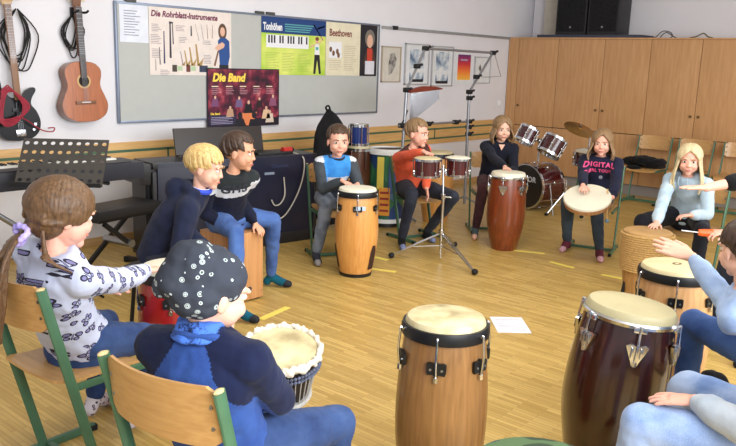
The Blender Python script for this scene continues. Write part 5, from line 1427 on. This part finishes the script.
# boy in the beanie
navy_f = fabric('navy_fabric', (26, 34, 66), (18, 24, 50)); blue_f = fabric('blue_fabric', (52, 84, 150), (38, 62, 122))
p = person('person', 'boy with a dark patterned slouch beanie seen from behind, blue sweatshirt with navy sleeves', (1.30, 1.635, .515), (1.225, 1.598, .985), 12, -10, 12, skin_a,
    [Hn((1.50, 1.75, .60), (.5, .8, -.2), el=(1.405, 1.525, .645)), Hn((1.60, 1.90, .60), (.9, .3, -.1), out=.1)], [(1.66, 1.60, 5), (1.68, 1.90, 10)],
    dict(mat=[blue_f, navy_f], disp=.014), dict(mat=denim), None, s=1.04, hs=1.10, syaw=22, neck=.095, zone=lambda t, l, f, a: 1 if ((a and (abs(l) > .15 or f > .14)) or abs(l) > .152 - max(0, t - .55) * .24) else 0, topvox=.006,
    collar=dict(mat=blue_f, r=.011), foot=dict(mat=plain('shoe_dark', (40, 42, 50), .6), name='shoe', fit=1.1))
M_, off_ = p['M'], p['off']; M3_ = M_.to_3x3()
beanie = spots('beanie_print', (56, 60, 70), (190, 198, 200), 44, .27, True, (60, 84, 70))
mb = MB(); mb.ell(M_ @ Vector((0, -.014, .040)), (.080, .096, .078), M3_, 24, 16)
mb.ell(M_ @ Vector((-.008, -.055, .058)), (.078, .070, .068), M3_); mb.ell(M_ @ Vector((-.01, -.095, .026)), (.055, .045, .05), M3_); mb.ell(M_ @ Vector((.0, -.05, .0)), (.083, .07, .05), M3_)
mb.ell(M_ @ Vector((0, -.045, -.025)), (.078, .065, .035), M3_); mb.ell(M_ @ Vector((-.035, -.112, .0)), (.028, .026, .03), M3_)
me = remesh(mb, .005, 6, .018, .05); me.transform(Matrix.Translation(-off_)); link('beanie', me, beanie, p['root'], 0)
gaiter = fabric('neck_gaiter', (70, 112, 200), (22, 30, 60), 14, 200, lo=.42, hi=.5)
mb = MB()
nb = M_ @ Vector((0, -.010, -.088))
mb.rings([(nb + Vector((-.012, 0, -.022)), (.076, 0, 0), (0, .076, 0)), (nb + Vector((0, 0, .0)), (.073, 0, 0), (0, .070, 0)), (nb + Vector((.004, 0, .028)), (.064, 0, 0), (0, .064, 0))], 24)
link('neck_gaiter', (lambda m_: (m_.transform(Matrix.Translation(-off_)), m_)[1])(remesh(mb, .006, 3, .014, .035)), gaiter, p['root'], 0)

# blond boy in navy hoodie
hood_navy = fabric('hoodie_navy', (34, 40, 64), (24, 28, 48))
p = person('person', 'blond boy in a navy hoodie with a bright blue collar sitting hunched in profile', (2.42, 3.63, .51), (2.57, 3.40, 1.015), -38, -50, 12, skin_a,
    [Hn((2.56, 3.36, .58), (.6, -.5, -.3)), Hn((2.60, 3.40, .53), (.6, -.6, -.3), out=.1)], [(2.52, 3.36, -40), (2.62, 3.48, -30)],
    dict(mat=hood_navy, hood=True, disp=.018, name='hoodie'), dict(mat=denim_dark, name='trousers'), dict(style='bowl', mat=h_blond, seed=5), s=.95, hs=1.1, brow=BROW_L,
    collar=dict(mat=plain('collar_blue', (40, 70, 190), .7), r=.016, dz=.012), foot=dict(mat=plain('shoe_dark', (40, 42, 50), .6), name='shoe', fit=1.1), slk=1.12)
pts = [p['spine'](.985) + (p['rs'] * math.cos(2 * math.pi * k / 24) * .068 + p['f1'] * math.sin(2 * math.pi * k / 24) * .064) * .95 + Vector((0, 0, -.018 * math.sin(2 * math.pi * k / 24) + .024)) for k in range(25)]
MB().tube(pts, .005, 6, 1).out('collar_edge', white_paper, p['shirt'], p['off'])

# dark haired boy on the box drum
sw_dk = fabric('sweat_olive', (44, 50, 52), (32, 36, 40)); sw_nv = fabric('sweat_navy', (24, 28, 48), (18, 20, 36)); sw_wh = fabric('sweat_white', (212, 214, 220), (192, 196, 206))
teal_s = fabric('teal_sock', (20, 96, 116), (14, 74, 94))
p = person('person', 'dark-haired boy in profile on the wooden box drum, navy sweatshirt with a white lettered band', (3.20, 4.00, .56), (3.13, 3.79, 1.025), -98, -54, 6, skin_c,
    [Hn((3.10, 3.85, .525), (-.1, -.75, -.55), n=(0, .3, -1), curl=.5, out=.1), Hn((3.325, 3.86, .525), (.05, -.75, -.5), n=(0, .3, -1), curl=.5, out=.1)], [(2.94, 3.58, -70), (3.60, 4.00, -60)],
    dict(mat=[sw_nv, sw_wh, sw_dk], disp=.014), dict(mat=denim_mid), dict(style='short', mat=h_dark, seed=8), s=.95, hs=1.14, syaw=-112, knees=[(3.03, 3.70, .53), (3.48, 3.85, .53)],
    zone=lambda t, l, f, a: (1 if .60 < t < .76 else 2 if t >= .76 else 0) if not a else (1 if .66 < t < .85 else 2 if t >= .85 else 0), foot=dict(mat=teal_s, name='sock', tip=plain('toe_dark', (22, 26, 34), .8)))
decal(p['root'], p['shirt'], p['off'], 'GHS', .085, p['spine'](.66), -p['rs'], p['sd'], p['f1'], plain('print_dark', (40, 44, 56), .8), .003)

# boy with light blue panel
sw_gr = fabric('sleeve_grey', (70, 76, 82), (52, 58, 64)); sw_bl = fabric('panel_blue', (70, 150, 220), (52, 128, 204)); sw_dg = fabric('belly_dark', (44, 50, 60), (34, 40, 50))
p = person('person', 'boy with short brown hair in a grey sweatshirt with light blue and white chest panel', (4.55, 4.31, .51), (4.485, 4.20, .985), -118, -124, 4, skin_b,
    [Hn((4.345, 4.02, .70), (-.15, -.95, -.12), curl=.12), Hn((4.50, 3.99, .66), (-.8, -.55, .0))], [(4.31, 4.25, -128), (4.62, 4.02, -110)],
    dict(mat=[sw_dg, sw_wh, sw_bl, sw_gr], disp=.013), dict(mat=denim_grey, fit=1.05), dict(style='short', mat=hair_mat('mid_brown', (50, 36, 27), (86, 63, 45)), seed=11), s=.94, hs=1.15, knees=[(4.30, 4.13, .50), (4.62, 3.98, .50)],
    zone=lambda t, l, f, a: (3 if t < .90 else 1) if a else (2 if t > .56 else 1 if t > .46 else 0), collar=dict(mat=sw_dg, r=.009), foot=dict(mat=plain('sock_dark', (34, 36, 48), .85), tip=plain('toe_grey', (130, 126, 126), .8)))

# boy in orange
sw_or = fabric('orange_knit', (240, 108, 74), (222, 88, 60)); sw_br = fabric('shoulder_brown', (88, 54, 48), (68, 42, 38))
p = person('person', 'boy in an orange sweatshirt with brown shoulders playing the small red drums', (5.57, 4.28, .51), (5.41, 4.11, 1.01), -106, -82, 4, skin_b,
    [Hn((5.07, 3.78, .905), (-.3, -.95, -.1), curl=.12, pole=(-.6, .2, -.2), out=1.2), Hn((5.30, 3.90, .56), (-.05, -.3, -.95), n=(-.6, .5, 0), curl=.3)], [(5.26, 4.12, -135), (5.66, 4.14, -115)],
    dict(mat=[sw_or, sw_br], disp=.015), dict(mat=denim_dark, fit=1.04), dict(style='short', mat=h_sand, seed=14), s=.96, hs=1.14, knees=[(5.23, 4.00, .50), (5.51, 3.76, .48)],
    zone=lambda t, l, f, a: 1 if (t > .80 and abs(l) < .16 and not (a and f > .1)) else 0, brow=BROW_L, foot=dict(mat=black_cloth, name='sock', tip=plain('toe_blue', (120, 130, 170), .8)))
# girl in the dark sweater
dk_sw = fabric('sweater_dark', (30, 32, 46), (22, 24, 36)); plum = fabric('trousers_plum', (84, 52, 56), (60, 38, 42))
p = person('person', 'girl with light brown hair in a dark V-neck sweater at the red-brown conga', (6.48, 3.97, .51), (6.34, 3.81, 1.035), -137, -132, 6, skin_a,
    [Hn((6.02, 3.565, .725), (-.75, -.65, -.12), curl=.12), Hn((6.18, 3.62, .64), (-.6, -.8, 0))], [(6.12, 3.90, -150), (6.34, 3.62, -140)],
    dict(mat=dk_sw, name='sweater', disp=.014), dict(mat=plum, name='trousers'), dict(style='long', mat=h_sand, seed=17, length=.16), s=.95, hs=1.06, knees=[(6.10, 3.83, .50), (6.26, 3.62, .50)], brow=BROW_L,
    foot=dict(mat=plain('sock_slate', (70, 84, 90), .85), tip=skin_a))
mb = MB().prism([(-.03, .0), (.03, .0), (.0, -.055)], .004, Matrix.Translation(p['spine'](.93) + p['f1'] * .088 - p['off']) @ Matrix(((-p['rs'].x, 0, p['f1'].x, 0), (-p['rs'].y, 0, p['f1'].y, 0), (0, 1, 0, 0), (0, 0, 0, 1))))
mb.out('neck_opening', skin_a, p['shirt'])
# girl with the lettered sweatshirt
sw_dig = fabric('sweat_midnight', (34, 36, 60), (24, 26, 46))
p = person('person', 'girl in a midnight-blue sweatshirt with pink lettering holding the frame drum on her lap', (6.51, 2.885, .51), (6.41, 2.84, .985), -162, -160, 4, skin_b,
    [Hn((5.985, 2.785, .66), (-.85, -.45, -.25), curl=.35, pole=(.2, 0, -1)), Hn((6.10, 2.57, .575), (-.55, .2, -.3), n=(0, 1, 0), curl=.6)], [(6.33, 3.05, -170), (6.22, 2.69, -150)],
    dict(mat=sw_dig, disp=.013), dict(mat=fabric('jeans_slate', (72, 86, 100), (48, 58, 72), 7, 320)), dict(style='long', mat=h_sand, seed=21, length=.17), s=.99, hs=1.06, knees=[(6.12, 2.98, .47), (6.10, 2.70, .47)], brow=BROW_L,
    foot=dict(mat=plain('sock_wine', (92, 24, 42), .85), tip=plain('toe_rose', (196, 150, 160), .85)))
pink = plain('print_pink', (224, 80, 130), .8)
C = p['spine'](.66)
decal(p['root'], p['shirt'], p['off'], 'DIGITAL', .060, C + p['sd'] * .05, -p['rs'], p['sd'], p['f1'], pink, .0022)
decal(p['root'], p['shirt'], p['off'], 'GIRL TOUR', .037, C - p['sd'] * .005, -p['rs'], p['sd'], p['f1'], pink, .002)
decal(p['root'], p['shirt'], p['off'], 'o', .05, C - p['sd'] * .06 - p['rs'] * .02, -p['rs'], p['sd'], p['f1'], plain('print_grey', (160, 160, 176), .8), .004)
bt = thing('drumstick', 'thin wooden drumstick in the hand at the right edge of the frame drum', 'drumstick', (6.045, 2.575, .52))
MB().cyl((.0, .0, -.13), (-.02, .01, .13), .006).out('shaft', wood('stick_maple', (196, 156, 104), (214, 176, 124), 'z', 4), bt)
MB().ell((.0, .0, -.14), (.018, .018, .018), None, 10, 8).out('felt_tip', plain('felt_blue', (120, 150, 170), .9), bt)
# blonde girl
hd_pl = fabric('hoodie_pale', (186, 204, 216), (160, 182, 200))
p = person('person', 'blonde long-haired girl in a pale blue hoodie playing the rope-wrapped drum', (6.10, 1.95, .51), (5.92, 1.925, .965), 178, -163, 5, skin_b,
    [Hn((5.39, 1.93, .555), (-.95, -.1, -.12), curl=.15), Hn((5.66, 1.78, .60), (-.5, .8, -.1), curl=.5)], [(5.62, 2.14, 178), (5.62, 1.70, 178)],
    dict(mat=hd_pl, hood=True, name='hoodie', disp=.016), dict(mat=fabric('trousers_black', (34, 34, 42), (22, 22, 28)), name='trousers'), dict(style='long', mat=h_pale, seed=25, length=.26), s=.97, hs=1.06, knees=[(5.66, 2.14, .50), (5.68, 1.70, .50)], brow=BROW_L, foot=dict(mat=plain('sock_grey', (120, 120, 126), .9)))
for q in (-1, 1): MB().tube([p['spine'](.97) + p['f1'] * .09 + p['rs'] * q * .03 - p['off'], p['spine'](.85) + p['f1'] * .118 + p['rs'] * q * .034 - p['off'], p['spine'](.72) + p['f1'] * .125 + p['rs'] * q * .03 - p['off']], .004).out('drawstring', hd_pl, p['shirt'])
# adult at the right, mostly outside the photo
p = person('person', 'adult in black at the right edge, one flat hand stretched out', (5.10, .95, .53), (4.95, .97, 1.20), 150, 150, 5, skin_b,
    [Hn((4.92, 1.33, .66), (-.55, .6, -.05), n=(.2, .1, -1), curl=.7), Hn((4.42, 1.33, .985), (-.62, .77, -.02), curl=.06, spread=.5, el=(4.60, 1.14, 1.04))], [(4.74, 1.30, 130), (4.55, .95, 140)],
    dict(mat=black_cloth, name='sweater', cuff=.55), dict(mat=fabric('trousers_ink', (32, 34, 44), (22, 24, 32)), name='trousers'), dict(style='long', mat=h_dark, seed=31, length=.15), s=1.14, hs=1.1, knees=[(4.80, 1.25, .56), (4.70, .98, .56)], foot=dict(mat=black_cloth, name='shoe'))
bt = thing('beater', 'orange-handled beater held out by the adult at the right edge', 'beater', (4.87, 1.42, .645))
MB().tube([(.03, -.05, .0), (0, 0, 0), (-.03, .05, .0)], lambda t: .019 + .005 * math.sin(math.pi * t)).out('handle', plain('orange_plastic', (236, 100, 40), .4), bt)
MB().cyl((-.03, .05, 0), (-.085, .135, .006), .0035).out('shaft', white_paper, bt)
dup(chair0, (5.12, .93, 0), R(150), 'chair of the adult in black, mostly outside the photo')
# child at the right edge
hd_lt = fabric('hoodie_light', (168, 190, 222), (140, 164, 206))
p = person('person', 'dark-haired child at the right edge in a light blue hoodie reaching over the natural conga', (3.06, .52, .57), (2.958, .735, .976), 62, 52, 8, skin_a,
    [Hn((3.30, .72, .62), (.8, .5, -.1)), Hn((3.144, .968, .875), (-.15, .95, .26), n=(.5, 0, -.9), curl=.06, spread=.6, k=1.35, el=(2.975, .765, .763))], [(3.44, .66, 45), (3.14, .93, 55)],
    dict(mat=hd_lt, name='hoodie', disp=.016), dict(mat=denim_mid), dict(style='short', mat=h_dark, seed=33), s=.97, knees=[(3.40, .66, .57), (3.13, .93, .61)], foot=dict(mat=black_cloth, name='shoe', fit=1.1))
dup(chair0, (3.04, .50, 0), R(62), 'chair of the child at the right edge in the light blue hoodie')
# person in light jeans at the bottom right
hd_ws = fabric('hoodie_washed', (196, 204, 214), (166, 180, 196))
p = person('person', 'seated person in washed light jeans at the bottom right, hand on thigh', (2.42, .38, .52), (2.32, .42, 1.13), 92, 92, 5, skin_b,
    [Hn((2.72, .50, .62), (.2, .9, -.1)), Hn((2.29, .645, .635), (-.2, .95, -.12), n=(.1, 0, -1), curl=.15, spread=.6)], [(2.68, .80, 85), (2.24, .80, 95)],
    dict(mat=hd_ws, name='hoodie', disp=.014), dict(mat=denim_light, fit=1.08), dict(style='long', mat=h_sand, seed=37), s=1.10, hs=1.08, knees=[(2.69, .79, .505), (2.235, .775, .535)], foot=dict(mat=black_cloth, name='shoe', fit=1.1))
dup(chair0, (2.42, .34, 0), R(92), 'chair of the person in washed light jeans, mostly outside the photo')
